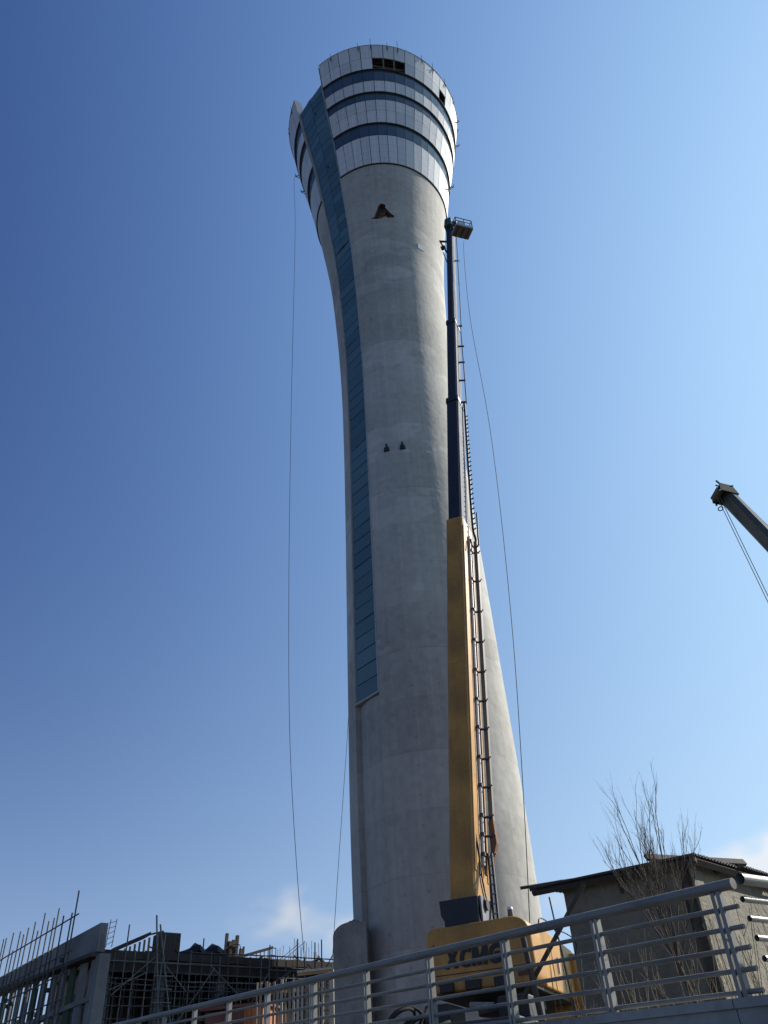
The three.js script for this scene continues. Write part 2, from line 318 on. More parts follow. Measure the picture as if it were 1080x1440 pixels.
  obj('strip_cap', hexa([S(SLOT0, HT, .04), S(SLOT1, HT, .04), S(SLOT1, HT + .12, .04), S(SLOT0, HT + .12, .04), S(SLOT0, HT, -.9), S(SLOT1, HT, -.9), S(SLOT1, HT + .12, -.9), S(SLOT0, HT + .12, -.9)]), M.jamb, T);
  for (const h of [61.6, 68.6]) obj('opened_vent', hexa([S(-.83, h, -.07), S(-.79, h, -.07), S(-.79, h + .5, -.05), S(-.83, h + .5, -.05), S(-.83, h, -.12), S(-.79, h, -.12), S(-.79, h + .5, -.12), S(-.83, h + .5, -.12)]), M.black, T);

  // head: panels and panes in rings
  const N = 46, A0 = -0.606, DA = (A_END - A0 - 0.006) / N;
  const inOpen1 = (k) => k >= 5 && k <= 7, inOpen2 = (k) => k === 12;
  const HR = rng(99);
  const plate = (k, h0, h1, off, th, gap, tilt = 0) => { const a0 = A0 + k * DA + gap, a1 = A0 + (k + 1) * DA - gap; return hexa([S(a0, h0, off + tilt), S(a1, h0, off - tilt), S(a1, h1, off - tilt), S(a0, h1, off + tilt), S(a0, h0, off - th), S(a1, h0, off - th), S(a1, h1, off - th), S(a0, h1, off - th)]); };
  const panelRows = [[59.32, 62.6, 0], [64.1, 65.52, 0], [65.54, 66.8, 0], [67.8, 69.2, 0], [70.75, 72.26, 1], [72.28, 74.04, 0]];
  for (const [h0, h1, open] of panelRows) for (let k = 0; k < N; k++) {
    if (open && (inOpen1(k) || inOpen2(k))) continue;
    obj('panel', plate(k, h0 + .006, h1 - .006, 0.09, 0.07, 0.0036, (HR() - .5) * 0.012), panelMats[Math.floor(HR() * 4)], T);
  }
  for (const [h0, h1] of [[62.6, 64.1], [66.8, 67.8], [69.2, 70.75]]) for (let k = 0; k < N; k++) obj('pane', plate(k, h0 + .02, h1 - .02, -0.02, 0.04, 0.0022, (HR() - .5) * 0.014), bandGlass[Math.floor(HR() * 3)], T);
  const ringA = linspace(A0, A_END - 0.003, N * 2);
  for (const [h0, h1] of [[59.3, 62.6], [64.1, 66.8], [67.8, 69.2], [70.75, 74.02]]) {          // dark edge strips, a shadow line painted over and under each white band
    for (const h of [h0 - 0.02, h1]) if (h < 73) obj('band_shadow_line', quads(ringA.slice(0, -1).flatMap((a, i) => { const b = ringA[i + 1]; return [[S(a, h - .02, .1), S(b, h - .02, .1), S(b, h + .04, .1), S(a, h + .04, .1)], [S(a, h - .02, -.1), S(b, h - .02, -.1), S(b, h - .02, .1), S(a, h - .02, .1)], [S(a, h + .04, .1), S(b, h + .04, .1), S(b, h + .04, -.1), S(a, h + .04, -.1)]]; })), M.darkSteel, T);
  }
  const openSkip = (a, h) => { const k = Math.floor((a - A0) / DA); return h > 70.6 && h < 72.4 && (inOpen1(k) || inOpen2(k)); };
  obj('head_backing', sheet(ringA, [59.3, 60.5, 61.5, 62.6, 63.4, 64.1, 65.5, 66.8, 67.8, 69.2, 70.7, 72.3, 73.98], -0.16, openSkip), M.backing, T);
  obj('head_end', side(SLOT1, 59.3, 74.02, 12, 0.13, -0.5, true), M.jamb, T); obj('head_end', side(SLOT0, 59.3, 74.02, 12, 0.13, -0.5, false), M.jamb, T);
  obj('parapet_lining', sheet(ringA, [70.7, 71.6, 72.5, 73.3, 74.02], -0.5, openSkip, true), M.annexConcrete, T);
  obj('parapet_top', quads(ringA.slice(0, -1).map((a, i) => { const b = ringA[i + 1]; return [S(a, 74.03, .13), S(b, 74.03, .13), S(b, 74.03, -.5), S(a, 74.03, -.5)]; })), M.jamb, T);
  obj('roof_deck', new THREE.CylinderGeometry(6.6, 6.4, 0.3, 64).translate(0, 70.6 - GROUND, 0), M.annexConcrete, T);
  obj('dark_core', new THREE.CylinderGeometry(5.5, 5.5, 2.4, 48).translate(0, 71.9 - GROUND, 0), M.backing, T);  // dark core added behind the openings so no sky shows through
  obj('roof_deck', new THREE.CylinderGeometry(6.93, 6.9, 0.2, 64, 1, false, SLOT1 + .05, 2 * Math.PI - (SLOT1 - SLOT0) - .1).translate(0, 73.2 - GROUND, 0), M.annexConcrete, T, 'upper roof slab behind the parapet');
  for (const [k0, k1] of [[5, 8], [12, 13]]) {
    const a0 = A0 + k0 * DA, a1 = A0 + k1 * DA;
    for (const h of [71.2, 71.75]) obj('opening_beam', hexa([S(a0, h, -.3), S(a1, h, -.3), S(a1, h + .2, -.3), S(a0, h + .2, -.3), S(a0, h, -.44), S(a1, h, -.44), S(a1, h + .2, -.44), S(a0, h + .2, -.44)]), M.rust, T);
    for (let k = k0 + 1; k < k1; k++) { const a = A0 + k * DA; obj('opening_post', hexa([S(a - .008, 70.75, .02), S(a + .008, 70.75, .02), S(a + .008, 72.27, .02), S(a - .008, 72.27, .02), S(a - .008, 70.75, -.12), S(a + .008, 70.75, -.12), S(a + .008, 72.27, -.12), S(a - .008, 72.27, -.12)]), M.brownSteel, T); }
  }
  // lightning rods on the rim, small brackets down the flare
  for (const [a, l] of [[-0.44, .35], [-0.12, .5], [0.02, 1.1], [0.2, .45], [0.32, 1.2], [0.62, .6], [0.78, .9], [1.0, .8], [1.22, .7], [1.55, .9], [2.1, .8], [2.8, .9], [3.5, .8], [4.2, .9], [-1.2, .5], [-1.45, .6]]) obj('lightning_rod', [cyl(S(a, 73.2, .17), S(a, 74.05 + l, .17), 0.022, 5), box(.1, .06, .1).translate(...S(a, 73.6, .17).toArray())], M.darkSteel, T);
  for (const [a, h] of [[1.52, 70.4], [1.36, 72.2], [-1.62, 68.5], [-1.6, 65.6], [1.5, 63.6], [1.3, 61.4]]) { const p = S(a, h, .1), q = S(a, h - .05, .45); obj('bracket', [bar(p, q, .06), bar(q, q.clone().add(V(0, .35, 0)), .05), bar(S(a, h - .5, .1), q, .04)], M.darkSteel, T); }
  for (const [a, h] of [[-0.287, 31.75], [-0.044, 31.7]]) { const p = S(a, h, -.02), x = V(Math.cos(a), 0, -Math.sin(a)); const f = (u, v, o) => S(a, h + v, o).addScaledVector(x, u); obj('wall_anchor', [hexa([f(-.16, -.14, .09), f(.16, -.14, .09), f(.12, .12, .09), f(-.12, .12, .09), f(-.16, -.14, -.1), f(.16, -.14, -.1), f(.12, .12, -.1), f(-.12, .12, -.1)]), bar(f(0, .1, .06), f(0, .36, .06), .1)], M.black, T); }
  for (const [a, h, w, t] of [[0.634, 50.9, .55, .5], [0.345, 31.4, .32, .16]]) { const x = V(Math.cos(a), 0, -Math.sin(a)), f = (u, v, o) => S(a + u / Rh(h) , h + v, o); obj('repair_patch', hexa([f(-w * .45, -t * .5, .03), f(w * .4, -t * .62, .03), f(w * .5, t * .55, .03), f(-w * .5, t * .42, .03), f(-w * .5, -t * .6, -.03), f(w * .5, -t * .6, -.03), f(w * .5, t * .6, -.03), f(-w * .5, t * .5, -.03)]), panelMats[0], T); }
}
// block at the tower's foot with a rounded corner, rubble on top
{
  const w = 1.2, h = 6.05, r = 0.45, s = new THREE.Shape();
  s.moveTo(0, 0); s.lineTo(w, 0); s.lineTo(w, h); s.lineTo(r * 1.4, h); s.quadraticCurveTo(r * .4, h - .02, 0.02, h - r * .75); s.lineTo(0, h - r); s.lineTo(0, 0);
  const a = thing('annex', 'plain concrete block with rounded top corner against the tower foot', 'annex', [-2.95, GROUND, -32.85]);
  obj('wall', new THREE.ExtrudeGeometry(s, { depth: 3, bevelEnabled: true, bevelSize: .02, bevelThickness: .02, bevelSegments: 1 }).translate(0, 0, -3), M.annexConcrete, a);
  const R = rng(3);
  for (let i = 0; i < 9; i++) { const q = .07 + R() * .08; obj('rubble', new THREE.DodecahedronGeometry(q, 0).scale(1.3, .7, 1).rotateY(R() * 6).translate(.55 + R() * .55, h + q * .5, -.12 - R() * 1.0), M.rawConcrete, a); }
}

// ---------------------------------------------------------------- aerial work platform on a truck
{
  const YAW = -Math.atan2(0.375, 0.927), P0 = V(0.33, GROUND, -22.0);
  const C = thing('aerial_platform_truck', 'yellow aerial work platform with tall telescopic boom raised beside the tower', 'truck', P0.toArray(), YAW);
  const L = (x, y, z) => V(x, y, z).sub(P0).applyAxisAngle(V(0, 1, 0), -YAW);   // world to truck: x right, y up, z towards the road
  const font = await new FontLoader().loadAsync('fonts/droid/droid_sans_bold.typeface.json');
  const top = 5.72 - GROUND, bot = 4.44 - GROUND, cwH = top - bot;
  // counterweight with rounded shoulders
  const s = new THREE.Shape(); const W = 2.56;
  s.moveTo(.1, 0); s.lineTo(W - .12, 0); s.quadraticCurveTo(W, 0, W, .14); s.lineTo(W - .02, cwH - .34); s.quadraticCurveTo(W - .04, cwH - .01, W - .4, cwH + .01); s.lineTo(.2, cwH - .02); s.quadraticCurveTo(.02, cwH - .02, .015, cwH - .22); s.lineTo(0, .12); s.quadraticCurveTo(0, 0, .1, 0);
  obj('counterweight', new THREE.ExtrudeGeometry(s, { depth: .86, bevelEnabled: true, bevelSize: .07, bevelThickness: .07, bevelSegments: 4, curveSegments: 8 }).translate(0, bot, -.93), M.yellow, C);
  const letters = 'XCMG'; let lx = 0;
  for (const ch of letters) {
    const g = new TextGeometry(ch, { font, size: .38, depth: .02, curveSegments: 5, bevelEnabled: true, bevelSize: .016, bevelThickness: .004, bevelSegments: 1 }); g.computeBoundingBox(); const bb = g.boundingBox;
    g.translate(-bb.min.x, 0, 0).applyMatrix4(new THREE.Matrix4().makeShear(0, 0, .14, 0, 0, 0)).scale(.92, 1, 1).translate(.42 + lx, bot + .43, .012); lx += (bb.max.x - bb.min.x) * .92 + .012;
    obj('letter', g, M.black, C);
  }
  for (const [x, w] of [[.42, .34], [1.08, .38], [1.78, .36]]) obj('lifting_pocket', rbox(w, .2, .16, x, bot + .03, .02, .02), M.black, C);
  obj('marker_lamp', rbox(.14, .12, .1, .28, top + .05, -.18, .02), M.amber, C);
  obj('beacon', [new THREE.CylinderGeometry(.1, .12, .06, 14).translate(2.1, top + .03, -.35), new THREE.CylinderGeometry(.07, .085, .22, 14).translate(2.1, top + .17, -.35)], M.brownSteel, C);
  obj('beacon_cap', new THREE.CylinderGeometry(.06, .075, .06, 14).translate(2.1, top + .31, -.35), M.white, C);
  obj('reflector', rbox(.1, .1, .02, 2.02, bot + .5, .085, .008), M.white, C);
  for (const x of [.62, 1.9]) obj('lifting_lug', new THREE.TorusGeometry(.09, .03, 8, 16).translate(x, top + .06, -.5), M.black, C);
  for (const [x, y] of [[.16, .2], [.16, .95], [2.38, .2], [2.38, .85], [1.28, .12]]) obj('bolt', new THREE.CylinderGeometry(.028, .028, .03, 6).rotateX(Math.PI / 2).translate(x, bot + y, .012), M.brownSteel, C);
  obj('seam_strip', box(2.5, .018, .012, 1.28, bot + .3, .004), M.black, C);
  obj('tail_lamp', rbox(.22, .09, .05, .3, bot + .14, .03, .01), M.redBrown, C); obj('tail_lamp', rbox(.22, .09, .05, 2.3, bot + .14, .03, .01), M.redBrown, C);
  for (let i = 0; i < 3; i++) obj('hose', tube([V(1.6 + i * .07, top - .02, -.9), V(1.66 + i * .09, top + .16, -.8), V(1.78 + i * .08, top + .1, -.7), V(1.86 + i * .06, top - .03, -.78)], .022, 18, 6), M.rubber, C);
  obj('side_rail', tube([V(2.52, top - .12, -1.2), V(2.56, top + .14, -1.2), V(2.56, top + .02, -3.0), V(2.52, top - .3, -3.1)], .018, 30, 6), M.darkSteel, C);
  // engine cover behind the counterweight, sloping down away
  { const e = new THREE.Shape(); e.moveTo(0, 0); e.lineTo(3.9, 0); e.lineTo(3.9, .78); e.quadraticCurveTo(3.6, 1.08, 3.1, 1.12); e.lineTo(.25, 1.24); e.lineTo(0, 1.24);
    obj('engine_cover', new THREE.ExtrudeGeometry(e, { depth: .98, bevelEnabled: true, bevelSize: .05, bevelThickness: .05, bevelSegments: 3 }).rotateY(Math.PI / 2).translate(1.54, bot - .02, -1.06), M.yellow, C);
    obj('engine_cover', new THREE.ExtrudeGeometry(e, { depth: .6, bevelEnabled: true, bevelSize: .05, bevelThickness: .05, bevelSegments: 3 }).rotateY(Math.PI / 2).translate(.06, bot - .02, -1.06), M.yellow, C); }
  for (const z of [-1.9, -2.9]) obj('panel_seam', box(.012, 1.0, .02, 2.572, bot + .5, z), M.black, C);
  obj('door_handle', bar(V(2.6, bot + .35, -2.35), V(2.6, bot + .72, -2.35), .04), M.white, C);
  // operator's cab at the far right
  const cab = obj('cab', rbox(.9, 1.3, 1.7, 2.28, bot + .38, -4.75, .1, 3), M.yellow, C);
  obj('window', rbox(.03, .66, 1.3, 2.735, bot + .58, -4.72, .012), cabGlass, cab);
  obj('window_frame', [bar(V(2.76, bot + .24, -4.06), V(2.76, bot + .95, -4.3), .05), bar(V(2.76, bot + .24, -5.35), V(2.76, bot + .95, -5.3), .05), bar(V(2.76, bot + .93, -4.3), V(2.76, bot + .93, -5.32), .05)], M.darkSteel, cab);
  obj('grab_rail', tube([V(2.74, bot + .0, -3.95), V(2.84, bot + .1, -3.95), V(2.84, bot + .62, -3.95), V(2.74, bot + .7, -3.95)], .02, 16), M.white, C);
  // turntable and lower works
  obj('slew_ring', new THREE.CylinderGeometry(.85, .85, .36, 32).translate(1.28, bot - .2, -2.2), M.darkSteel, C);
  obj('turntable_deck', rbox(2.4, .18, 5.2, 1.28, bot - .06, -2.9, .03), M.black, C);
  obj('chassis_frame', [rbox(.28, .42, 10.4, .83, 1.05, -3.2, .03), rbox(.28, .42, 10.4, 1.73, 1.05, -3.2, .03), rbox(1.2, .3, .3, 1.28, 1.05, 1.6, .03), rbox(1.2, .3, .3, 1.28, 1.05, -6, .03)], M.black, C);
  obj('chassis_deck', rbox(2.5, .14, 9.6, 1.28, 1.34, -3.2, .03), M.darkSteel, C);
  obj('toolbox', rbox(.72, .46, 1.3, 2.18, 1.66, .1, .05), M.black, C);
  obj('toolbox', rbox(.6, .5, 1.1, .42, 1.62, .3, .05), M.black, C);
  obj('exhaust', cyl(V(1.2, 1.78, .75), V(1.75, 1.72, .75), .07, 16), M.galv, C);
  for (const z of [1.05, -5.9]) { obj('outrigger_beam', rbox(4.6, .3, .34, 1.28, .96, z, .03), M.yellow, C); for (const x of [-.95, 3.5]) obj('outrigger_leg', [cyl(V(x, .1, z), V(x, 1.25, z), .11, 12), new THREE.CylinderGeometry(.3, .34, .1, 16).translate(x, .05, z)], M.darkSteel, C); }
  for (const z of [.1, -1.25, -4.4, -7.3]) for (const x of [.12, 2.44]) {
    const wh = obj('wheel', new THREE.TorusGeometry(.4, .16, 12, 28).rotateY(Math.PI / 2).translate(x, .55, z), M.rubber, C);
    obj('rim', new THREE.CylinderGeometry(.28, .28, .2, 20).rotateZ(Math.PI / 2).translate(x, .55, z), M.galv, wh);
  }
  { const tc = obj('driver_cab', rbox(2.4, 1.7, 1.9, 1.28, 1.7, -8.7, .15, 3), M.yellow, C); obj('windscreen', rbox(2.1, .7, .03, 1.28, 2.0, -9.66, .01), cabGlass, tc); }

  // boom
  const B0 = L(1.34, 6.66, -22.56), BT = L(5.09, 45.59, -27.5), len = B0.distanceTo(BT), u = BT.clone().sub(B0).normalize(), w = V(1, 0, 0).addScaledVector(u, -u.x).normalize(), n = w.clone().cross(u);
  const F = (x, y, z) => B0.clone().addScaledVector(w, x).addScaledVector(u, y).addScaledVector(n, z);    // x right, y along, z out of the face towards the road
  const ring = (wd, dp, y, c = .05) => [[-wd / 2 + c, 0], [wd / 2 - c, 0], [wd / 2, -c], [wd / 2, -dp + c], [wd / 2 - c, -dp], [-wd / 2 + c, -dp], [-wd / 2, -dp + c], [-wd / 2, -c]].map(([x, z]) => F(x, y, z));
  const section = (w0, d0, y0, w1, d1, y1, z0 = 0) => { const A = ring(w0, d0, y0), B = ring(w1, d1, y1); for (const p of [...A, ...B]) p.addScaledVector(n, z0); const q = A.map((p, i) => [p, A[(i + 1) % 8], B[(i + 1) % 8], B[i]]); for (const [R, f] of [[A, 1], [B, 0]]) for (let i = 1; i < 7; i += 2) { const t = [R[0], R[i], R[i + 1], R[Math.min(i + 2, 7)]]; q.push(f ? t.reverse() : t); } return quads(q); };
  obj('boom_base', section(.73, 1.22, -.5, .66, 1.06, 13.85), M.yellow, C);
  for (const y of [3.4, 7.2, 10.8]) obj('weld_seam', section(mix(.73, .66, (y + .5) / 14.35) + .008, mix(1.22, 1.06, (y + .5) / 14.35) + .008, y, mix(.73, .66, (y + .5) / 14.35) + .008, mix(1.22, 1.06, (y + .5) / 14.35) + .008, y + .03, .004), M.yellow, C);
  const secs = [[.53, .84, 12, 21.65], [.45, .72, 20, 28.34], [.345, .58, 27, 39.4]];
  secs.forEach(([wd, dp, y0, y1], i) => {
    const z0 = -.06 - i * .05;
    const sec = obj('boom_section', section(wd, dp, y0, wd, dp, y1, z0), M.navy, C);
    obj('pale_side', hexa([F(wd / 2 + .014, y0, z0 - dp + .06), F(wd / 2 + .014, y0, z0 - .06), F(wd / 2 + .014, y1 - .05, z0 - .06), F(wd / 2 + .014, y1 - .05, z0 - dp + .06), F(wd / 2 - .02, y0, z0 - dp + .06), F(wd / 2 - .02, y0, z0 - .06), F(wd / 2 - .02, y1 - .05, z0 - .06), F(wd / 2 - .02, y1 - .05, z0 - dp + .06)]), M.paleSteel, sec);  // right side of each section, drawn paler than its front
    obj('section_collar', section(wd + .07, dp + .07, y1 - .28, wd + .07, dp + .07, y1, z0 + .035), M.navy, sec);
  });
  // pipework on the boom's right side
  const side = .36;
  obj('yellow_flange', [bar(F(side, .6, -.1), F(.345, 13.4, -.1), .05, .12), bar(F(side, .6, -1.08), F(.345, 13.4, -.96), .05, .1)], M.yellow, C);
  obj('pale_side', hexa([F(.378, .9, -.86), F(.378, .9, -.46), F(.345, 13.2, -.46), F(.345, 13.2, -.82), F(.36, .9, -.86), F(.36, .9, -.46), F(.325, 13.2, -.46), F(.325, 13.2, -.82)]), M.beige, C, 'pale beige band along the side of the boom base');  // band on the right side of the base, paler than the yellow
  obj('hydraulic_pipe', tube([F(.42, .9, -.6), F(.42, 4, -.6), F(.41, 9, -.58), F(.4, 13.2, -.55)], .045, 20, 8), M.white, C);
  obj('hydraulic_pipe', tube([F(.42, .7, -.78), F(.42, 4, -.78), F(.41, 9, -.75), F(.4, 13.2, -.72)], .035, 20, 8), M.rust, C);
  obj('cable_tray', bar(F(.6, 2.0, -.95), F(.55, 13.1, -.85), .13, .18), M.brownSteel, C);
  obj('cable_tray', hexa([F(.58, 1.0, -.84), F(.74, 1.6, -.84), F(.66, 2.3, -.84), F(.52, 2.2, -.84), F(.58, 1.0, -1.04), F(.74, 1.6, -1.04), F(.66, 2.3, -1.04), F(.52, 2.2, -1.04)]), M.rust, C, 'rust brown bent cover plate at the tray end');
  for (const y of [1.2, 1.75, 2.3, 3.2, 4.1, 5.1, 6.1, 7.2, 8.4, 9.7, 11.1, 12.5]) obj('pipe_bracket', [bar(F(.33, y, -.72), F(.66, y + .03, -.84), .05), cyl(F(.42, y - .05, -.6), F(.42, y + .05, -.6), .075, 8), bar(F(.58, y, -.85), F(.72, y + .08, -.8), .03)], M.darkSteel, C);
  obj('drag_chain', tube([F(.56, 12.4, -.85), F(.57, 13.2, -.82), F(.5, 13.6, -.8), F(.46, 14.6, -.78), F(.42, 17, -.76), F(.37, 21.2, -.72), F(.36, 21.9, -.7)], .055, 60, 6), M.black, C);
  obj('chain_hoop', tube([F(.46, 13.0, -.5), F(.56, 12.55, -.5), F(.74, 12.55, -.5), F(.76, 13.1, -.5), F(.76, 14.3, -.5)], .035, 30, 6), M.darkSteel, C);
  for (let i = 0; i < 26; i++) obj('chain_link', bar(F(mix(.52, .4, i / 25), mix(13.7, 20.8, i / 25), -.74), F(mix(.62, .48, i / 25), mix(13.75, 20.85, i / 25), -.74), .04), M.darkSteel, C);
  obj('guide_rail', cyl(F(.5, 21.6, -.62), F(.37, 28.3, -.6), .03, 6), M.paleSteel, C);
  obj('guide_rail', cyl(F(.42, 28.2, -.55), F(.36, 39.2, -.5), .028, 6), M.paleSteel, C);
  for (const y of [21.7, 23.4, 24.9, 26.3, 28.2, 35.2]) obj('rail_clamp', bar(F(.2, y, -.5), F(y > 27 ? .44 : .5, y, -.62), .07), M.darkSteel, C);
  // foot: dark bracket, cylinder, chains
  { const q = (x, y, z) => V(x, y - GROUND, z);
    const f = new THREE.Shape(); f.moveTo(.1, 0); f.lineTo(1.02, 0); f.lineTo(.98, .32); f.lineTo(1.0, .74); f.lineTo(0, .74); f.lineTo(.02, .42); f.lineTo(.1, .28);
    obj('boom_foot', new THREE.ExtrudeGeometry(f, { depth: .7, bevelEnabled: true, bevelSize: .015, bevelThickness: .015, bevelSegments: 1 }).translate(.33, top - .06, -.93), M.navy, C);
    obj('pivot_plate', rbox(.05, .78, .9, 1.38, top + .32, -.75, .015), M.paleSteel, C);
    obj('pivot_pin', new THREE.CylinderGeometry(.13, .13, .1, 16).rotateZ(Math.PI / 2).translate(1.43, top + .52, -.6), M.black, C);
    for (const x of [1.5, 1.62]) obj('lift_chain', bar(V(x, top - .02, -.85), F(x === 1.5 ? .56 : .66, 1.2, -.6), .05, .09), M.black, C);
    for (let i = 0; i < 8; i++) { const p = V(1.5, top - .02, -.8).lerp(F(.56, 1.2, -.55), (i + .5) / 8), r2 = V(1.62, top - .02, -.8).lerp(F(.66, 1.2, -.55), (i + .5) / 8); obj('chain_rung', bar(p, r2.add(V(.04, .02, 0)), .035), M.paleSteel, C); }
    for (const k of [0, 1]) obj('hose', tube([F(.37, 1.6 - k * .2, -.2), F(.46, 1.0 - k * .1, -.16), F(.44, .5, -.2 - k * .15), V(1.44, top + .6, -.5 - k * .2)], .022, 20, 6), M.black, C);
  }
  // boom head, sheave brackets and work basket
  obj('boom_head', [section(.5, .62, 39.0, .42, .5, 39.9, .02), bar(F(-.1, 39.7, -.3), F(.45, 39.6, -.35), .22)], mat([.03, .06, .065], .6), C);
  obj('sheave_bracket', [bar(F(-.2, 36.2, -.3), F(-.62, 37.9, -.3), .07, .16), bar(F(-.62, 37.9, -.3), F(-.16, 37.5, -.3), .06, .14), bar(F(-.2, 35.0, -.3), F(-.42, 36.3, -.3), .05, .12), cyl(F(-.42, 36.9, -.38), F(-.42, 36.9, -.2), .14, 12)], M.black, C);
  { const K = F(.95, 37.0, .1), BS = .74, yaw = .75, X = V(Math.cos(yaw), .05, -Math.sin(yaw)).normalize(), Z = V(Math.sin(yaw), 0, Math.cos(yaw)), Q = (x, y, z) => K.clone().addScaledVector(X, x * BS).add(V(0, y * BS, 0)).addScaledVector(Z, z * BS);
    const hx = (x0, x1, y0, y1, z0, z1) => hexa([Q(x0, y0, z1), Q(x1, y0, z1), Q(x1, y1, z1), Q(x0, y1, z1), Q(x0, y0, z0), Q(x1, y0, z0), Q(x1, y1, z0), Q(x0, y1, z0)]);
    obj('jib', [bar(F(.2, 39.5, -.3), Q(0, .9, -.2), .16), bar(F(.15, 38.9, -.3), Q(0, .2, -.3), .12)], M.darkSteel, C);
    const bk = obj('basket_floor', hx(-.72, .72, 0, .07, -.5, .5), M.brownSteel, C);
    for (const x of [-.45, 0, .45]) obj('floor_joist', hx(x - .04, x + .04, -.07, -.004, -.48, .48), M.darkSteel, bk);
    obj('toe_board', [hx(-.72, .72, .075, .3, .48, .505), hx(-.72, .72, .075, .3, -.505, -.48), hx(.7, .725, .075, .3, -.47, .47), hx(-.725, -.7, .075, .3, -.47, .47)], M.galvBright, C);
    const P = [[-.7, .48], [.7, .48], [.7, -.48], [-.7, -.48]];
    obj('basket_rail', P.flatMap(([x, z], i) => { const [x2, z2] = P[(i + 1) % 4]; return [cyl(Q(x, .3, z), Q(x, 1.15, z), .025, 6), cyl(Q(x, 1.15, z), Q(x2, 1.15, z2), .025, 6), cyl(Q(x, .72, z), Q(x2, .72, z2), .02, 6), cyl(Q((x + x2) / 2, .3, (z + z2) / 2), Q((x + x2) / 2, 1.15, (z + z2) / 2), .02, 6)]; }), M.darkSteel, C);
    obj('control_box', hx(-.3, .25, .75, 1.3, -.2, .2), M.white, C);
    obj('tool_bin', hx(.2, .62, .1, .6, -.3, .35), M.darkSteel, C);
  }
}

// ---------------------------------------------------------------- second crane, only its boom head reaches into view
{
  const tip = V(19.1, 28.95, -35.2), foot = V(22, 5.2, -27.55);
  const C = thing('mobile_crane', 'dark telescopic crane boom rising into the sky with a hanging hoist line', 'crane', [foot.x, GROUND, foot.z]);
  const o = C.position, A = foot.clone().sub(o), B = tip.clone().sub(o), u = B.clone().sub(A).normalize(), r = u.clone().cross(V(0, 1, 0)).normalize(), nn = r.clone().cross(u);
  const F = (x, y, z) => B.clone().addScaledVector(r, x).addScaledVector(u, y).addScaledVector(nn, z), LEN = A.distanceTo(B);
  const hx = (x0, x1, y0, y1, z0, z1) => hexa([F(x0, y0, z1), F(x1, y0, z1), F(x1, y1, z1), F(x0, y1, z1), F(x0, y0, z0), F(x1, y0, z0), F(x1, y1, z0), F(x0, y1, z0)]);
  const boomBox = (w, y0, y1, d) => { const sh = new THREE.Shape(), c = .13; [[-w + c, -d], [w - c, -d], [w, -d + c], [w, d - c * 1.6], [w - c * 1.6, d], [-w + c * 1.6, d], [-w, d - c * 1.6], [-w, -d + c]].forEach(([x, z], i) => (i ? sh.lineTo(x, z) : sh.moveTo(x, z))); return new THREE.ExtrudeGeometry(sh, { depth: y1 - y0, bevelEnabled: false }).applyMatrix4(new THREE.Matrix4().makeBasis(r, nn.clone(), u.clone().negate())).translate(...F(0, y1, 0).toArray()); };
  obj('boom_section', boomBox(.34, -9, -.2, .42), M.olive, C);
  obj('boom_section', boomBox(.42, -18, -8.6, .5), M.olive, C);
  obj('boom_section', boomBox(.5, -LEN + .5, -17.6, .58), M.olive, C);
  // head: two cheek plates across the boom end, wider to the hoist side
  const cheek = (z) => hexa([F(.3, -.4, z + .04), F(.38, .5, z + .04), F(-.44, .56, z + .04), F(-.86, -.3, z + .04), F(.3, -.4, z - .04), F(.38, .5, z - .04), F(-.44, .56, z - .04), F(-.86, -.3, z - .04)]);
  obj('head_plate', cheek(.42), M.rubber, C); obj('head_plate', cheek(-.42), M.rubber, C);
  obj('head_plate', [hx(-.42, .4, -.3, .5, -.38, .38)], M.rubber, C);
  for (const [x, y] of [[-.66, -.05], [.1, .42]]) obj('sheave', cyl(F(x, y, -.34), F(x, y, .34), .24, 18), M.darkSteel, C);
  obj('head_fitting', [bar(F(.3, .45, -.5), F(.4, .47, .5), .08), bar(F(-.4, .3, .42), F(-.48, .82, .42), .07), bar(F(-.1, .3, -.42), F(-.1, .78, -.42), .07), bar(F(-.7, -.22, .42), F(-1.04, -.4, .42), .09), bar(F(-.6, -.2, -.42), F(-.78, -.56, -.42), .08), bar(F(-.5, .1, .42), F(-.88, .2, .42), .06)], M.black, C);
  // hoist lines and the ring of the limit switch
  const dn = V(.05, -12, 1.15).normalize();
  for (const k of [0, .2]) obj('hoist_line', cyl(F(k - .8, -.12, 0), F(k - .8, -.12, 0).addScaledVector(dn, 22), .02, 5), M.rope, C);
  { const p = F(-.95, -.12, 0).addScaledVector(dn, 1.1); obj('limit_ring', new THREE.TorusGeometry(.13, .03, 6, 16).rotateX(1.2).translate(p.x, p.y, p.z), M.darkSteel, C); }
  obj('boom_line', cyl(F(.5, .5, .2), F(.8, -LEN + 3, .3), .018, 5), M.rope, C);
  obj('turntable', rbox(2.6, 1.6, 3.6, .6, 2.1, -.6, .12, 3), M.olive, C);
  obj('chassis', rbox(2.6, .7, 11, 0, 1.15, 0, .08), M.darkSteel, C);
  for (const z of [-4, -2.4, 2.4, 4]) for (const x of [-1.15, 1.15]) obj('wheel', new THREE.TorusGeometry(.4, .17, 10, 24).rotateY(Math.PI / 2).translate(x, .57, z), M.rubber, C);
  obj('driver_cab', rbox(2.5, 1.4, 1.8, 0, 2.1, 4.6, .12, 3), M.olive, C);
}

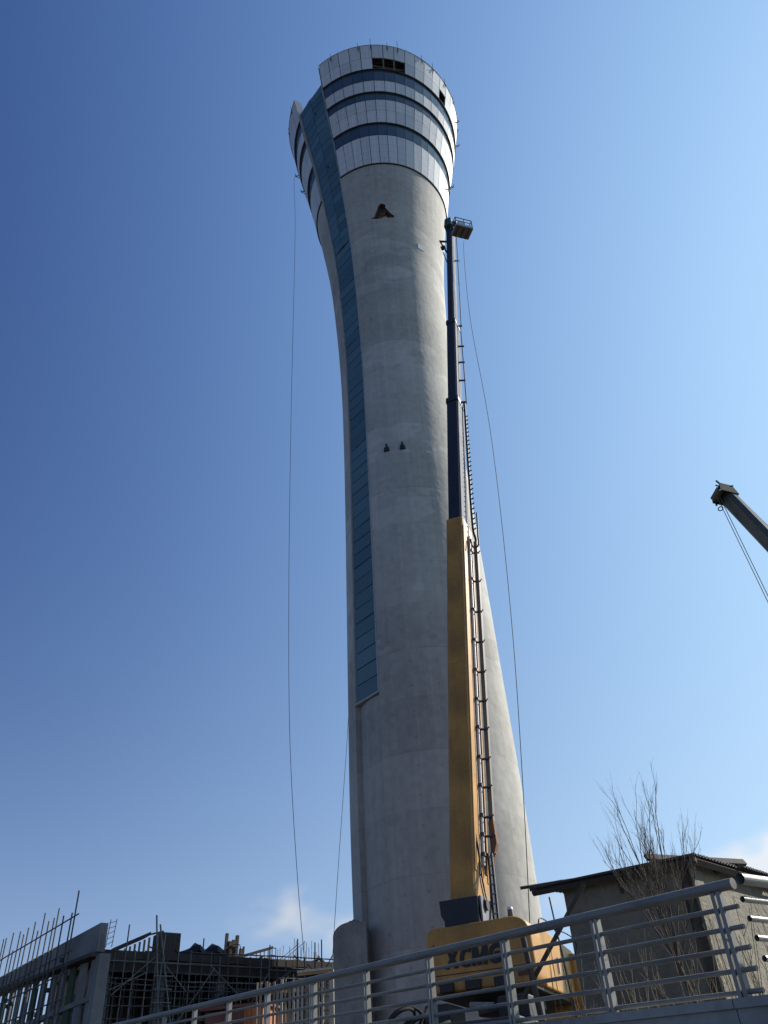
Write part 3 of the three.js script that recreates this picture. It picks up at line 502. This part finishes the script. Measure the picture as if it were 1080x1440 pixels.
// ---------------------------------------------------------------- railings
{
  const r = thing('railing', 'long grey steel pipe railing with flat bar posts along the ramp wall', 'railing', [3.08, railTop(0) - .98, -8.96]);
  const at = (s, dy, o = 0) => railAt(s, railTop(s) + dy).addScaledVector(wallOut, o).sub(r.position);
  const drops = [0, .205, .385, .565, .745, .925];
  const s0 = -.26, s1 = 24;
  obj('top_rail', [cyl(at(s0, 0), at(s1, 0), .053, 16)], M.galv, r);
  for (const d of drops.slice(1)) obj('rail', cyl(at(s0 + .02, -d), at(s1, -d), .023, 10), M.galv, r);
  for (let s = 0; s < 24; s += 1.6) {
    const e = jit(.03), tw = jit(.01);
    obj('post', [-1, 1].map((k) => { const a = at(s + e, -1.0).addScaledVector(wallDir, k * .032), b = at(s + e + tw, -.05).addScaledVector(wallDir, k * .032); const q = (v, x, o) => v.clone().addScaledVector(wallDir, x).addScaledVector(wallOut, o); return hexa([q(a, .022, .04), q(a, -.022, .04), q(b, -.022, .036), q(b, .022, .036), q(a, .022, -.04), q(a, -.022, -.04), q(b, -.022, -.036), q(b, .022, -.036)]); }), M.postSteel, r);
    if (s > 1 && s < 16) obj('base_plate', box(.2, .014, .16).applyMatrix4(new THREE.Matrix4().makeRotationY(.93)).translate(...at(s + e, -.973).toArray()), M.galv, r);
  }
  const d2 = V(.83, 0, -.56), q0 = V(3.27, 3.51, -8.68);
  const r2 = thing('railing', 'bright steel pipe railing with open cut pipe ends before the shed', 'railing', [q0.x, 2.5, q0.z]);
  const drop2 = [0, .185, .36, .53, .705, .885];
  const hollow = (p, q, R, t) => { const sh = new THREE.Shape(); sh.absarc(0, 0, R, 0, 6.2832); const ho = new THREE.Path(); ho.absarc(0, 0, R - t, 0, 6.2832, true); sh.holes.push(ho); const l = p.distanceTo(q); return new THREE.ExtrudeGeometry(sh, { depth: l, bevelEnabled: false, curveSegments: 10 }).applyQuaternion(new THREE.Quaternion().setFromUnitVectors(V(0, 0, 1), q.clone().sub(p).normalize())).translate(p.x, p.y, p.z); };
  drop2.forEach((d, i) => { const p = V(i === 0 ? .02 : -.03 + i * .012, q0.y - 2.5 - d, 0), q = p.clone().addScaledVector(d2, 5.5); obj(i ? 'rail' : 'top_rail', hollow(p, q, i ? .034 : .06, .006), M.galvBright, r2); });
  for (const s of [1.2, 2.8, 4.4]) obj('post', [-.045, .045].map((k) => { const p = d2.clone().multiplyScalar(s + k); return box(.05, 1.02, .08).rotateY(.6).translate(p.x, .46, p.z); }), M.galvBright, r2);
}

// ---------------------------------------------------------------- shed behind the railing
{
  const C0 = V(4.18, GROUND, -12.84), dl = V(-.78, 0, -.62), dr = V(.62, 0, -.78);
  const sd = thing('shed', 'small rendered shed with dark corrugated roof behind the railing', 'shed', C0.toArray());
  const P = (l, r, y) => dl.clone().multiplyScalar(l).addScaledVector(dr, r).add(V(0, y, 0));
  const LW = 2.17, RW = 5, roofY = (l, r) => 2.5 + .06 * l / LW * 0 + .055 * r + .03 * l;
  const wall = (a, b, t, n, m) => { const [l0, r0] = a, [l1, r1] = b; return hexa([P(l0, r0, 0), P(l1, r1, 0), P(l1, r1, roofY(l1, r1)), P(l0, r0, roofY(l0, r0)), P(l0 + n[0] * t, r0 + n[1] * t, 0), P(l1 + n[0] * t, r1 + n[1] * t, 0), P(l1 + n[0] * t, r1 + n[1] * t, roofY(l1, r1)), P(l0 + n[0] * t, r0 + n[1] * t, roofY(l0, r0))]); };
  obj('wall', wall([LW, 0], [0.0, 0], .2, [0, 1]), M.plaster, sd);
  obj('wall', wall([0, .0], [0, RW], .2, [1, 0]), M.plaster, sd);
  obj('wall', wall([LW, RW], [LW, 0.2], .2, [-1, 0]), M.plaster, sd); obj('wall', wall([0.2, RW], [LW - .2, RW], .2, [0, -1]), M.plaster, sd);
  obj('corner_pilaster', hexa([P(-.02, -.02, 0), P(-.02, .36, 0), P(-.02, .36, 2.48), P(-.02, -.02, 2.46), P(.02, -.02, 0), P(.02, .36, 0), P(.02, .36, 2.48), P(.02, -.02, 2.46)]), M.plaster, sd);
  // corrugated roof sheets, a wave per 0.12 m, lapping
  const sheetG = (r0, r1, l0, l1, lift) => { const q = [], n = 60; for (let i = 0; i < n; i++) { const ra = mix(r0, r1, i / n), rb = mix(r0, r1, (i + 1) / n), wv = (r) => .018 * Math.sin(r / .12 * 6.283); const a = P(l0, ra, roofY(l0, ra) + .04 + lift + wv(ra)), b = P(l0, rb, roofY(l0, rb) + .04 + lift + wv(rb)), c = P(l1, rb, roofY(l1, rb) + .04 + lift + wv(rb)), d = P(l1, ra, roofY(l1, ra) + .04 + lift + wv(ra)); q.push([a, b, c, d]); const dn = V(0, -.012, 0); q.push([a.clone().add(dn), d.clone().add(dn), c.clone().add(dn), b.clone().add(dn)]); q.push([a.clone().add(dn), b.clone().add(dn), b, a], [d, c, c.clone().add(dn), d.clone().add(dn)]); if (!i) q.push([a, d, d.clone().add(dn), a.clone().add(dn)]); if (i === n - 1) q.push([b, b.clone().add(dn), c.clone().add(dn), c]); } return quads(q); };
  obj('roof_sheet', sheetG(-.3, 1.6, -.22, LW + .38, .02), M.roofSheet, sd);
  obj('roof_sheet', sheetG(1.5, 3.4, -.25, LW + .3, .05), M.roofSheet, sd);
  obj('roof_sheet', sheetG(3.3, 5.3, -.2, LW + .33, .08), M.roofSheet, sd);
  const raf = (l0, r0, l1, r1, w, h, y) => bar(P(l0, r0, roofY(l0, r0) + y), P(l1, r1, roofY(l1, r1) + y), w, h);
  obj('rafter', raf(-.2, -.2, LW + .45, -.2, .07, .07, -.02), M.woodDark, sd);
  obj('fascia', raf(-.16, -.25, -.16, RW + .2, .04, .09, -.03), M.woodDark, sd);
  for (const r of [1, 2.1, 3.2, 4.3]) obj('rafter', raf(-.15, r, LW + .2, r, .06, .07, -.02), M.woodDark, sd);
  obj('eave_hook', bar(P(1.15, -.06, 2.5), P(1.12, -.08, 2.28), .04), M.woodDark, sd); obj('eave_hook', bar(P(.1, -.05, 2.45), P(.08, -.06, 2.2), .03), M.woodDark, sd);
  // loose timbers lying on the roof
  const plank = (l0, r0, l1, r1, y, w, h) => bar(P(l0, r0, roofY(l0, r0) + y).add(C0), P(l1, r1, roofY(l1, r1) + y).add(C0), w, h);
  single('roof_plank', 'dark plank lying along the shed roof above its pale side', 'plank', plank(.5, -.32, -.28, 1.7, .13, .1, .05), M.woodDark);
  single('roof_pole', 'dark pole jutting past the end of the shed roof towards the crane', 'pole', plank(LW + .72, -.12, LW - .15, .1, .11, .045, .045), M.woodDark);
  single('roof_plank', 'split board poking out below the shed roof corner', 'plank', plank(LW + .52, -.18, LW - .1, -.12, .06, .09, .02), M.woodDark);
}
single('leaning_pole', 'long dark pole leaning against the shed eave', 'pole', [cyl(V(2.43, 4.34, -12.1), V(1.53, 3.22, -12.35), .032, 7), cyl(V(1.53, 3.22, -12.35), V(.7, 2.2, -12.55), .034, 7)], M.woodDark);
single('leaning_pole', 'short thick dark bar crossing the long leaning pole before the yellow crane', 'pole', cyl(V(1.5, 3.75, -12.3), V(1.62, 2.2, -12.2), .04, 7), M.woodDark);
single('steel_rod', 'thin upright rod with a cross wire beside the shed corner', 'rod', [cyl(V(1.93, 4.22, -12.2), V(2.05, 2.2, -12.2), .012, 5), tube([V(1.9, 3.82, -12.2), V(2.05, 3.79, -12.3), V(2.3, 3.77, -12.9), V(2.45, 3.75, -13.9)], .009, 16, 4)], M.darkSteel);

// ---------------------------------------------------------------- bare shrub tree and dry weeds
{
  const t = thing('bare_tree', 'leafless many stemmed tree growing between railing and shed', 'tree', [3.2, GROUND, -11.25]);
  const R = rng(17), twigs = [], trunk = [], limbs = [];
  function limb(p, d, l, r, lev, into) {
    const segs = 4, pts = [p.clone()]; let q = p.clone(), e = d.clone();
    for (let i = 0; i < segs; i++) { e.add(V((R() - .5) * .32, (R() - .35) * .2, (R() - .5) * .32)).normalize(); q = q.clone().addScaledVector(e, l / segs); pts.push(q); }
    for (let i = 0; i < segs; i++) into.push(cyl(pts[i], pts[i + 1], mix(r, r * .45, i / segs), lev > 0 ? 4 : 6, mix(r, r * .45, (i + 1) / segs)));
    if (lev >= 3) return;
    const n = lev === 0 ? 5 : lev === 1 ? 4 : 3;
    for (let k = 0; k < n; k++) {
      const f = .35 + .65 * (k + R() * .6) / n, i = Math.min(segs - 1, Math.floor(f * segs)), b = pts[i].clone().lerp(pts[i + 1], clamp(f * segs - i)), dd = e.clone().add(V((R() - .5) * .85, .2 + R() * .3, (R() - .5) * .85)).normalize();
      limb(b, dd, l * (.36 + R() * .28), r * .48, lev + 1, lev < 1 ? limbs : twigs);
    }
  }
  const stems = [[-.3, 1, .05, 1.35], [-.14, 1, -.1, 1.5], [.02, 1, .1, 1.7], [.14, 1, -.05, 1.6], [.3, 1, .1, 1.25], [-.46, 1, .15, 1.15], [.06, 1, .2, 1.35], [-.05, 1, .05, 1.75], [.45, 1, 0, 1.15], [-.2, 1, .2, 1.0]];
  trunk.push(cyl(V(.22, -.1, .1), V(.1, .5, .02), .045, 8, .036), cyl(V(.1, .5, .02), V(0, 1.0, 0), .036, 8, .024));
  for (const [x, y, z, l] of stems) limb(V(0, .85 + R() * .2, 0), V(x, y, z).normalize(), l * .84, .012, 0, limbs);
  limb(V(.2, .15, .05), V(-.9, .55, .2).normalize(), .8, .02, 2, limbs);
  obj('trunk', trunk, M.twig, t); obj('limbs', limbs, M.twig, t);
  const tw = obj('twigs', twigs, M.twig, t); tw.userData.kind = 'stuff';
  const blades = [];
  for (let i = 0; i < 130; i++) { const s = -.4 + R() * 3.6, b = railAt(s, GROUND).addScaledVector(wallOut, -.35 - R() * 1.5), h = .45 + R() * .95, l = V((R() - .5) * .5, h, (R() - .5) * .5); blades.push(cyl(b, b.clone().add(l), .006, 3, .003)); if (R() < .4) blades.push(cyl(b.clone().addScaledVector(l, .7), b.clone().addScaledVector(l, .7).add(V((R() - .5) * .2, .16, (R() - .5) * .2)), .005, 3, .002)); }
  const w = obj('dry_weeds', blades, M.weed); w.userData = { kind: 'stuff', label: 'dry straw coloured weed stalks standing behind the railing', category: 'weeds' };
}

// ---------------------------------------------------------------- unfinished building with scaffold, centre left
{
  const o = V(-11.45, GROUND, -33.07), turn = Math.atan2(.586, .81);
  const b = thing('unfinished_building', 'low dark concrete frame under construction left of the tower', 'building', o.toArray(), turn);
  const Rw = rng(29), H = 5.62, LEN = 9.9;
  obj('roof_slab', [box(LEN + .3, .24, 6.4, LEN / 2, H + .02, -3.2)], M.shadedPly, b);
  obj('edge_beam', box(LEN + .2, .42, .3, LEN / 2, H - .33, -.3), M.shadedPly, b);
  for (const x of [2.4, 4.9, 7.4]) obj('cross_beam', box(.28, .4, 5.6, x, H - .32, -3.3), M.shadedPly, b);
  obj('back_wall', box(LEN, H - .11, .25, LEN / 2, (H - .11) / 2, -6.2), M.rawConcrete, b);
  for (const x of [.2, LEN - .1]) obj('side_wall', box(.25, H - .15, 5.6, x, (H - .15) / 2, -3.3), M.rawConcrete, b);
  for (const x of [.25, 2.4, 4.9, 7.4, 9.7]) obj('column', box(.4, H - .3, .4, x, (H - .3) / 2, -.7), M.rawConcrete, b);
  obj('floor_slab', box(LEN, .2, 6, LEN / 2, 2.85, -3.2), M.rawConcrete, b);
  // formwork boards along the slab edge
  for (let i = 0; i < 14; i++) obj('formwork_board', box(.68, .2 + Rw() * .1, .03, .38 + i * .705, H - .02 + (Rw() - .5) * .05, .02 + Rw() * .04), i % 3 ? M.shadedPly : M.woodDark, b);
  for (let i = 0; i < 30; i++) { const x = 1.6 + Rw() * 8, l = .15 + Rw() * .5; obj('offcut', bar(V(x, H + .17, -.1 - Rw() * .5), V(x + (Rw() - .5) * l * 2.4, H + .17 + Rw() * l * .6, -.15 - Rw() * .5), .03 + Rw() * .05, .05), Rw() < .3 ? M.rust : M.shadedPly, b); }
  // starter bars near the tower
  for (let i = 0; i < 26; i++) { const x = 8.2 + (i % 13) * .13 + Rw() * .03, z = -.9 - Math.floor(i / 13) * 1.5; obj('rebar', cyl(V(x, H + .1, z), V(x + (Rw() - .5) * .08, H + .65 + Rw() * .5, z + (Rw() - .5) * .1), .012, 5), M.rust, b); }
  const sc = thing('scaffolding', 'dense dark pipe scaffold standing before the low concrete frame', 'scaffold', o.toArray(), turn);
  const upr = (x, z, y0, y1, m = M.scaffold, r = .026) => obj('upright', cyl(V(x + (Rw() - .5) * .06, y0, z), V(x + (Rw() - .5) * .1, y1, z), r, 6), m, sc);
  for (let i = 0; i < 24; i++) upr(.15 + i * .42 + (Rw() - .5) * .12, .55, 0, H + (Rw() < .3 ? .45 + Rw() * .5 : -.05 + Rw() * .25), Rw() < .45 ? M.scaffoldPale : M.scaffold);
  for (let i = 0; i < 22; i++) upr(.3 + i * .44 + (Rw() - .5) * .2, -.1 - Rw() * 1.4, 0, H - .5 - Rw() * .2, Rw() < .3 ? M.scaffoldPale : M.scaffold, .022);
  for (let i = 0; i < 34; i++) upr(.2 + i * .285 + (Rw() - .5) * .2, .2 - Rw() * .35, 2.2, H - .15 - Rw() * .7, Rw() < .35 ? M.scaffoldPale : M.scaffold, .017);
  for (let i = 0; i < 16; i++) upr(.6 + i * .58, -2 - Rw() * 2, 2.9, H - .45, M.scaffold, .022);
  for (const [y, z] of [[5.28, .58], [4.72, .6], [4.56, .52], [4.42, .58], [3.9, .58], [3.0, .58], [1.6, .58], [5.72, .6], [5.05, .1], [4.2, .3], [5.4, .2], [3.5, .4]]) { for (let x = -.2; x < 9.6; x += 3.3) if (!(y > 5.5 && x < 3)) obj('ledger', cyl(V(x, y + (Rw() - .5) * .08, z), V(x + 3.4 + Rw() * .3, y + (Rw() - .5) * .08, z), .024, 6), Rw() < .4 ? M.scaffoldPale : M.scaffold, sc); }
  for (const [x0, y0, x1, y1] of [[.2, 4.2, 1.7, 5.5], [.1, 4.35, 1.4, 4.95], [5.0, 3.0, 6.4, 5.1], [6.3, 4.6, 7.4, 5.2], [8.7, 4.9, 9.4, 5.9], [2.6, 3.2, 4.1, 5.2], [7.6, 3.4, 9.2, 5.3], [3.9, 5.3, 5.2, 4.3], [1.9, 5.4, 3.0, 4.4], [8.2, 5.5, 9.3, 4.7]]) obj('brace', cyl(V(x0, y0, .64), V(x1, y1, .64), .024, 6), M.scaffoldPale, sc);
  for (let i = 0; i < 12; i++) { const x = .4 + Rw() * 9, y = [4.72, 4.42, 3.9][i % 3]; obj('transom', cyl(V(x, y, .75), V(x, y + .02, -1.6), .022, 6), M.scaffold, sc); }
  for (let i = 0; i < 7; i++) { const x = 5.3 + i * .55; obj('plank', box(.5, .04, .6, x, 4.5, .25), M.woodDark, sc); }
  // tripod of poles with rungs
  const W = (x, y, z) => V(x, y, z).applyAxisAngle(V(0, 1, 0), turn).add(o);
  const lad = thing('pole_ladder', 'tall ladder of lashed poles leaning on the scaffold', 'ladder', W(1.9, 0, 1.1).toArray(), turn);
  for (const [a, c] of [[V(.35, 0, .2), V(-.35, 6.9, -.45)], [V(1.1, 0, .3), V(-.15, 6.6, -.5)], [V(-.3, 0, .1), V(.1, 6.3, -.5)]]) obj('pole', cyl(a, c, .032, 6), M.scaffoldPale, lad);
  for (let y = 1; y < 5.6; y += .42) obj('rung', cyl(V(-.32, y, 0), V(.55 - y * .04, y + .01, 0), .022, 5), M.scaffoldPale, lad);
  // clutter on the roof
  single('water_tank', 'black box tank standing on the unfinished roof slab', 'tank', rbox(.86, .78, .8, 0, .39, 0, .03).rotateY(turn).translate(...W(2.55, H + .14, -.7).toArray()), M.shadedPly);
  for (const [x, sx, sy, l] of [[3.7, .5, .26, 'folded black tarp heap beside the black tank'], [4.45, .62, .27, 'larger crumpled black tarp heap on the roof edge']]) { const g = new THREE.IcosahedronGeometry(1, 1), p = g.attributes.position; for (let i = 0; i < p.count; i++) { const v = V().fromBufferAttribute(p, i), k = 1 + .9 * (noise(v.x * 2 + 9, v.y * 2 + v.z * 1.3 + 9, 64, 64, 8) - .5); p.setXYZ(i, v.x * k * sx, Math.max(v.y, -.5) * k * sy, v.z * k * .5); } g.computeVertexNormals(); single('tarp_heap', l, 'tarp', g.rotateY(turn).translate(...W(x, H + .3, -.6).toArray()), M.tarp); }
  const fp = thing('formwork_stack', 'tilted formwork panel propped on the roof slab beside the black tank', 'formwork', W(.35, H + .14, -.6).toArray(), turn);
  obj('board', hexa([V(0, .0, .4), V(1.35, .62, .4), V(1.35, .74, .4), V(0, .12, .4), V(0, .0, -.4), V(1.35, .62, -.4), V(1.35, .74, -.4), V(0, .12, -.4)]), M.woodDark, fp);
  for (let i = 0; i < 6; i++) obj('batten', box(.07, .12 + i * .085, .05, .45 + i * .18, (.12 + i * .085) / 2, .3), M.wood, fp);
  obj('lintel', bar(V(1.3, .68, 0), V(2.0, .86, 0), .06), M.woodDark, fp);
  const rc = thing('rebar_mat', 'curved rebar mat standing on the scaffolded roof', 'rebar', W(4.75, H + .14, -.5).toArray(), turn);
  for (const z of [0, .3]) obj('bar', tube([V(0, .18, z), V(.35, .42, z), V(.75, .46, z), V(.72, 0, z)], .018, 16, 5), M.rust, rc);
  for (let i = 0; i < 5; i++) obj('tie', cyl(V(.1 + i * .14, .26 + i * .04, 0), V(.1 + i * .14, .26 + i * .04, .3), .014, 5), M.rust, rc);
  const rc2 = thing('formwork_ramp', 'long sloping board with upright stakes on the roof slab', 'formwork', W(6.0, H + .14, -.5).toArray(), turn);
  obj('board', bar(V(-.5, .05, 0), V(1.1, .5, 0), .09, .3), M.woodDark, rc2); for (let i = 0; i < 5; i++) obj('stake', cyl(V(.35 + i * .18, 0, .1), V(.35 + i * .18, .3 + i * .05, .1), .02, 5), M.woodDark, rc2);
  const pb = thing('post_bundle', 'bundle of dark upright posts on the roof slab', 'posts', W(5.25, H + .14, -.6).toArray(), turn);
  for (const [x, h, w] of [[-.2, .95, .11], [-.04, .66, .16], [.12, .72, .14], [.27, .9, .12], [.45, .42, .1], [.58, .5, .07]]) obj('post', bar(V(x, 0, 0), V(x + .03, h, 0), w), M.shadedPly, pb);
  single('wire_spool', 'small open wire frame standing on the roof slab', 'frame', [[-.13, .13], [.13, .13], [0, -.13]].map(([x, z]) => cyl(W(7.1 + x, H + .14, -.5 + z), W(7.1 + x, H + .62, -.5 + z), .018, 5)).concat([cyl(W(6.97, H + .62, -.4), W(7.23, H + .62, -.4), .02, 5), cyl(W(7.0, H + .35, -.4), W(7.2, H + .35, -.4), .015, 5)]), M.rust);
  const br = thing('leaning_bars', 'two thin bars leaning towards the tower on the roof slab', 'bars', W(7.9, H + .14, -.6).toArray(), turn); for (const k of [0, .3]) obj('bar', cyl(V(-.5 + k * .6, 0, 0), V(.55 + k, .75 + k * .3, 0), .014, 5), M.rust, br);
}

// ---------------------------------------------------------------- unfinished wing with deep parapet, far left
{
  const o = V(-11.3, GROUND, -32.0), d = V(-.634, 0, -.773), turn = Math.atan2(.773, -.634);
  const b = thing('unfinished_wing', 'unfinished wing with sloping grey parapet and wall panels far left', 'building', o.toArray());
  const OUT = V(.773, 0, -.634).dot(o) < 0 ? V(.773, 0, -.634) : V(-.773, 0, .634);           // towards the road
  const P = (s, y, z) => d.clone().multiplyScalar(s).addScaledVector(OUT, z).add(V(0, y, 0));
  const hx = (s0, s1, y0a, y0b, y1a, y1b, z0, z1) => hexa([P(s0, y0a, z1), P(s1, y0b, z1), P(s1, y1b, z1), P(s0, y1a, z1), P(s0, y0a, z0), P(s1, y0b, z0), P(s1, y1b, z0), P(s0, y1a, z0)]);
  const top = 6.44, Rw = rng(37), N = 24;
  obj('parapet', hx(0, N, 5.5, 6.35, top, top + .1, -.16, .12), M.rawConcrete, b);
  obj('ledge', hx(.05, N, 5.34, 6.2, 5.47, 6.33, -.2, .3), M.shadedPly, b);
  for (let i = 0; i < 20; i++) { const s = .1 + i * 1.08, wd = .5 + Rw() * .12; obj('wall_panel', hx(s, s + wd, 0, 0, 5.3 + s * .035, 5.3 + (s + wd) * .035, -.06, .02), i % 4 === 2 ? M.greenNet : M.rawConcrete, b); if (i % 2) for (let k = 0; k < 7; k++) obj('block', hx(s + wd, s + wd + .3, 2.2 + k * .34, 2.2 + k * .34, 2.33 + k * .34 + Rw() * .08, 2.33 + k * .34 + Rw() * .08, -.05, .0), M.shadedPly, b); }
  obj('end_column', hx(-.3, .08, 0, 0, 5.4, 5.36, -.3, .1), M.rawConcrete, b);
  for (const y of [2.6, 4.0]) obj('floor_edge', hx(0, N, y, y, y + .16, y + .16, -.2, .06), M.rawConcrete, b);
  const sc = thing('scaffolding', 'row of dark scaffold poles rising above the sloping parapet', 'scaffold', o.toArray());
  for (let i = 0; i < 28; i++) { const s = .9 + i * .62 + (Rw() - .5) * .3; obj('upright', cyl(P(s, 0, .85), P(s + (Rw() - .5) * .2, top + .45 + Rw() * .8, .8), .028, 6), M.scaffold, sc); }
  for (const y of [6.72, 5.55, 4.9, 4.1, 3.3]) for (let s = .3; s < 17; s += 4) obj('ledger', cyl(P(s, y + (Rw() - .5) * .06, .9), P(s + 4.3, y + (Rw() - .5) * .06, .9), .026, 6), M.scaffold, sc);
  for (let i = 0; i < 9; i++) { const s = 1 + Rw() * 14, y = 4 + Rw() * 1.6; obj('coupler', box(.12, .14, .12).translate(...P(s, y, .88).toArray()), M.black, sc); }
  const net = thing('lattice_screen', 'slim lattice of thin poles at the end of the sloping parapet', 'screen', P(-.2, 5.6, -.1).add(o).toArray());
  for (const k of [0, .22]) obj('pole', cyl(V(k, 0, 0), V(k + .06, .92, 0), .014, 5), M.scaffoldPale, net); for (let i = 0; i < 5; i++) obj('tie', cyl(V(.0, .08 + i * .18, 0), V(.26, .2 + i * .16, 0), .01, 4), M.scaffoldPale, net);
}

// ---------------------------------------------------------------- batten fence, cabin, hoses
{
  const a = V(-4.62, GROUND, -26.6), e = V(-2.55, GROUND, -26.88), f = thing('batten_fence', 'stack of pale upright timber battens beside the tower block', 'fence', a.toArray()), R = rng(53), D = e.clone().sub(a);
  for (let i = 0; i < 19; i++) { const p = D.clone().multiplyScalar((i + .3 * R()) / 18), h = 3.25 + R() * .16 + i * .006; obj('batten', box(.045 + R() * .03, h, .05).rotateZ((R() - .5) * .02).translate(p.x, h / 2, p.z + (R() - .5) * .1), R() < .5 ? M.woodPale : M.wood, f); }
  for (const y of [.7, 2.2, 3.1]) obj('cross_rail', bar(V(-.05, y, -.08), D.clone().add(V(.05, y + .05, -.08)), .05, .09), M.wood, f);
  obj('corner_post', box(.1, 3.62, .1, D.x + .08, 1.81, D.z), M.woodPale, f);
  obj('top_plank', bar(D.clone().multiplyScalar(.55).add(V(0, 3.56, 0)), D.clone().add(V(.1, 3.62, 0)), .06, .3), M.woodPale, f);
  const c = thing('site_cabin', 'orange and red brown metal site cabin beyond the railing', 'cabin', [-5.35, GROUND, -28.4], -.25);
  obj('wall', box(.62, 3.0, 2.4, .36, 1.5, -1.2), M.orange, c, 'orange end panel'); obj('wall', box(1.3, 2.96, 2.3, -.62, 1.48, -1.2), M.redBrown, c, 'red brown panel');
  obj('roof', box(2.2, .08, 2.6, -.32, 3.05, -1.2), M.redBrown, c); obj('door', box(.5, 2.0, .04, -.7, 1.0, -.02), M.shadedPly, c);
  for (let i = 0; i < 4; i++) obj('rib', box(.03, 2.9, .03, .12 + i * .16, 1.48, .015), M.orange, c);
  const h = thing('hose_coil', 'heap of coiled black hoses behind the railing below the crane', 'hoses', [.0, GROUND, -15.6]);
  obj('stand', box(1.1, .62, .7, 0, .31, 0), M.darkSteel, h);
  for (let i = 0; i < 6; i++) obj('coil', new THREE.TorusGeometry(.26 + R() * .12, .028, 6, 26).rotateX(.5 + R() * .9).rotateY(R() * 3).translate(-.35 + R() * .7, .88 + R() * .1, -.1 + R() * .25), M.rubber, h);
}

// ---------------------------------------------------------------- ropes
const rope = (label, pts, r = .014) => single('rope', label, 'rope', tube(pts.map((p) => V(...p)), r, 80, 5), M.rope);
rope('thin rope hanging from the tower head down to the scaffolded roof, clear of the shaft', [[-5.66, 68.35, -36.3], [-5.72, 67.2, -35.9], [-5.5, 60.23, -35.58], [-5.47, 37.39, -35.88], [-5.39, 24.48, -36.2], [-5.22, 16.75, -36.53], [-4.85, 11.1, -36.88], [-4.56, 7.9, -37.22]]);
rope('thin rope slanting out from behind the tower shaft to the roof beside the annex', [[-1.09, 49.67, -40.99], [-2.13, 29.74, -40.94], [-2.7, 19.95, -40.91], [-3.01, 16.46, -40.89], [-3.42, 11.99, -40.86], [-3.77, 7.9, -40.83]]);
rope('thin rope hanging from the work basket past the lit side of the tower', [[5.86, 43.5, -27.5], [5.72, 42.6, -27.3], [5.26, 36.07, -26.99], [4.99, 26.25, -26.03], [4.28, 15.95, -25.14], [3.54, 9.05, -24.44], [3.13, 5.7, -24.2]]);

scene.traverse((o) => { if (o.isMesh) o.castShadow = o.receiveShadow = true; });
renderer.render(scene, camera);
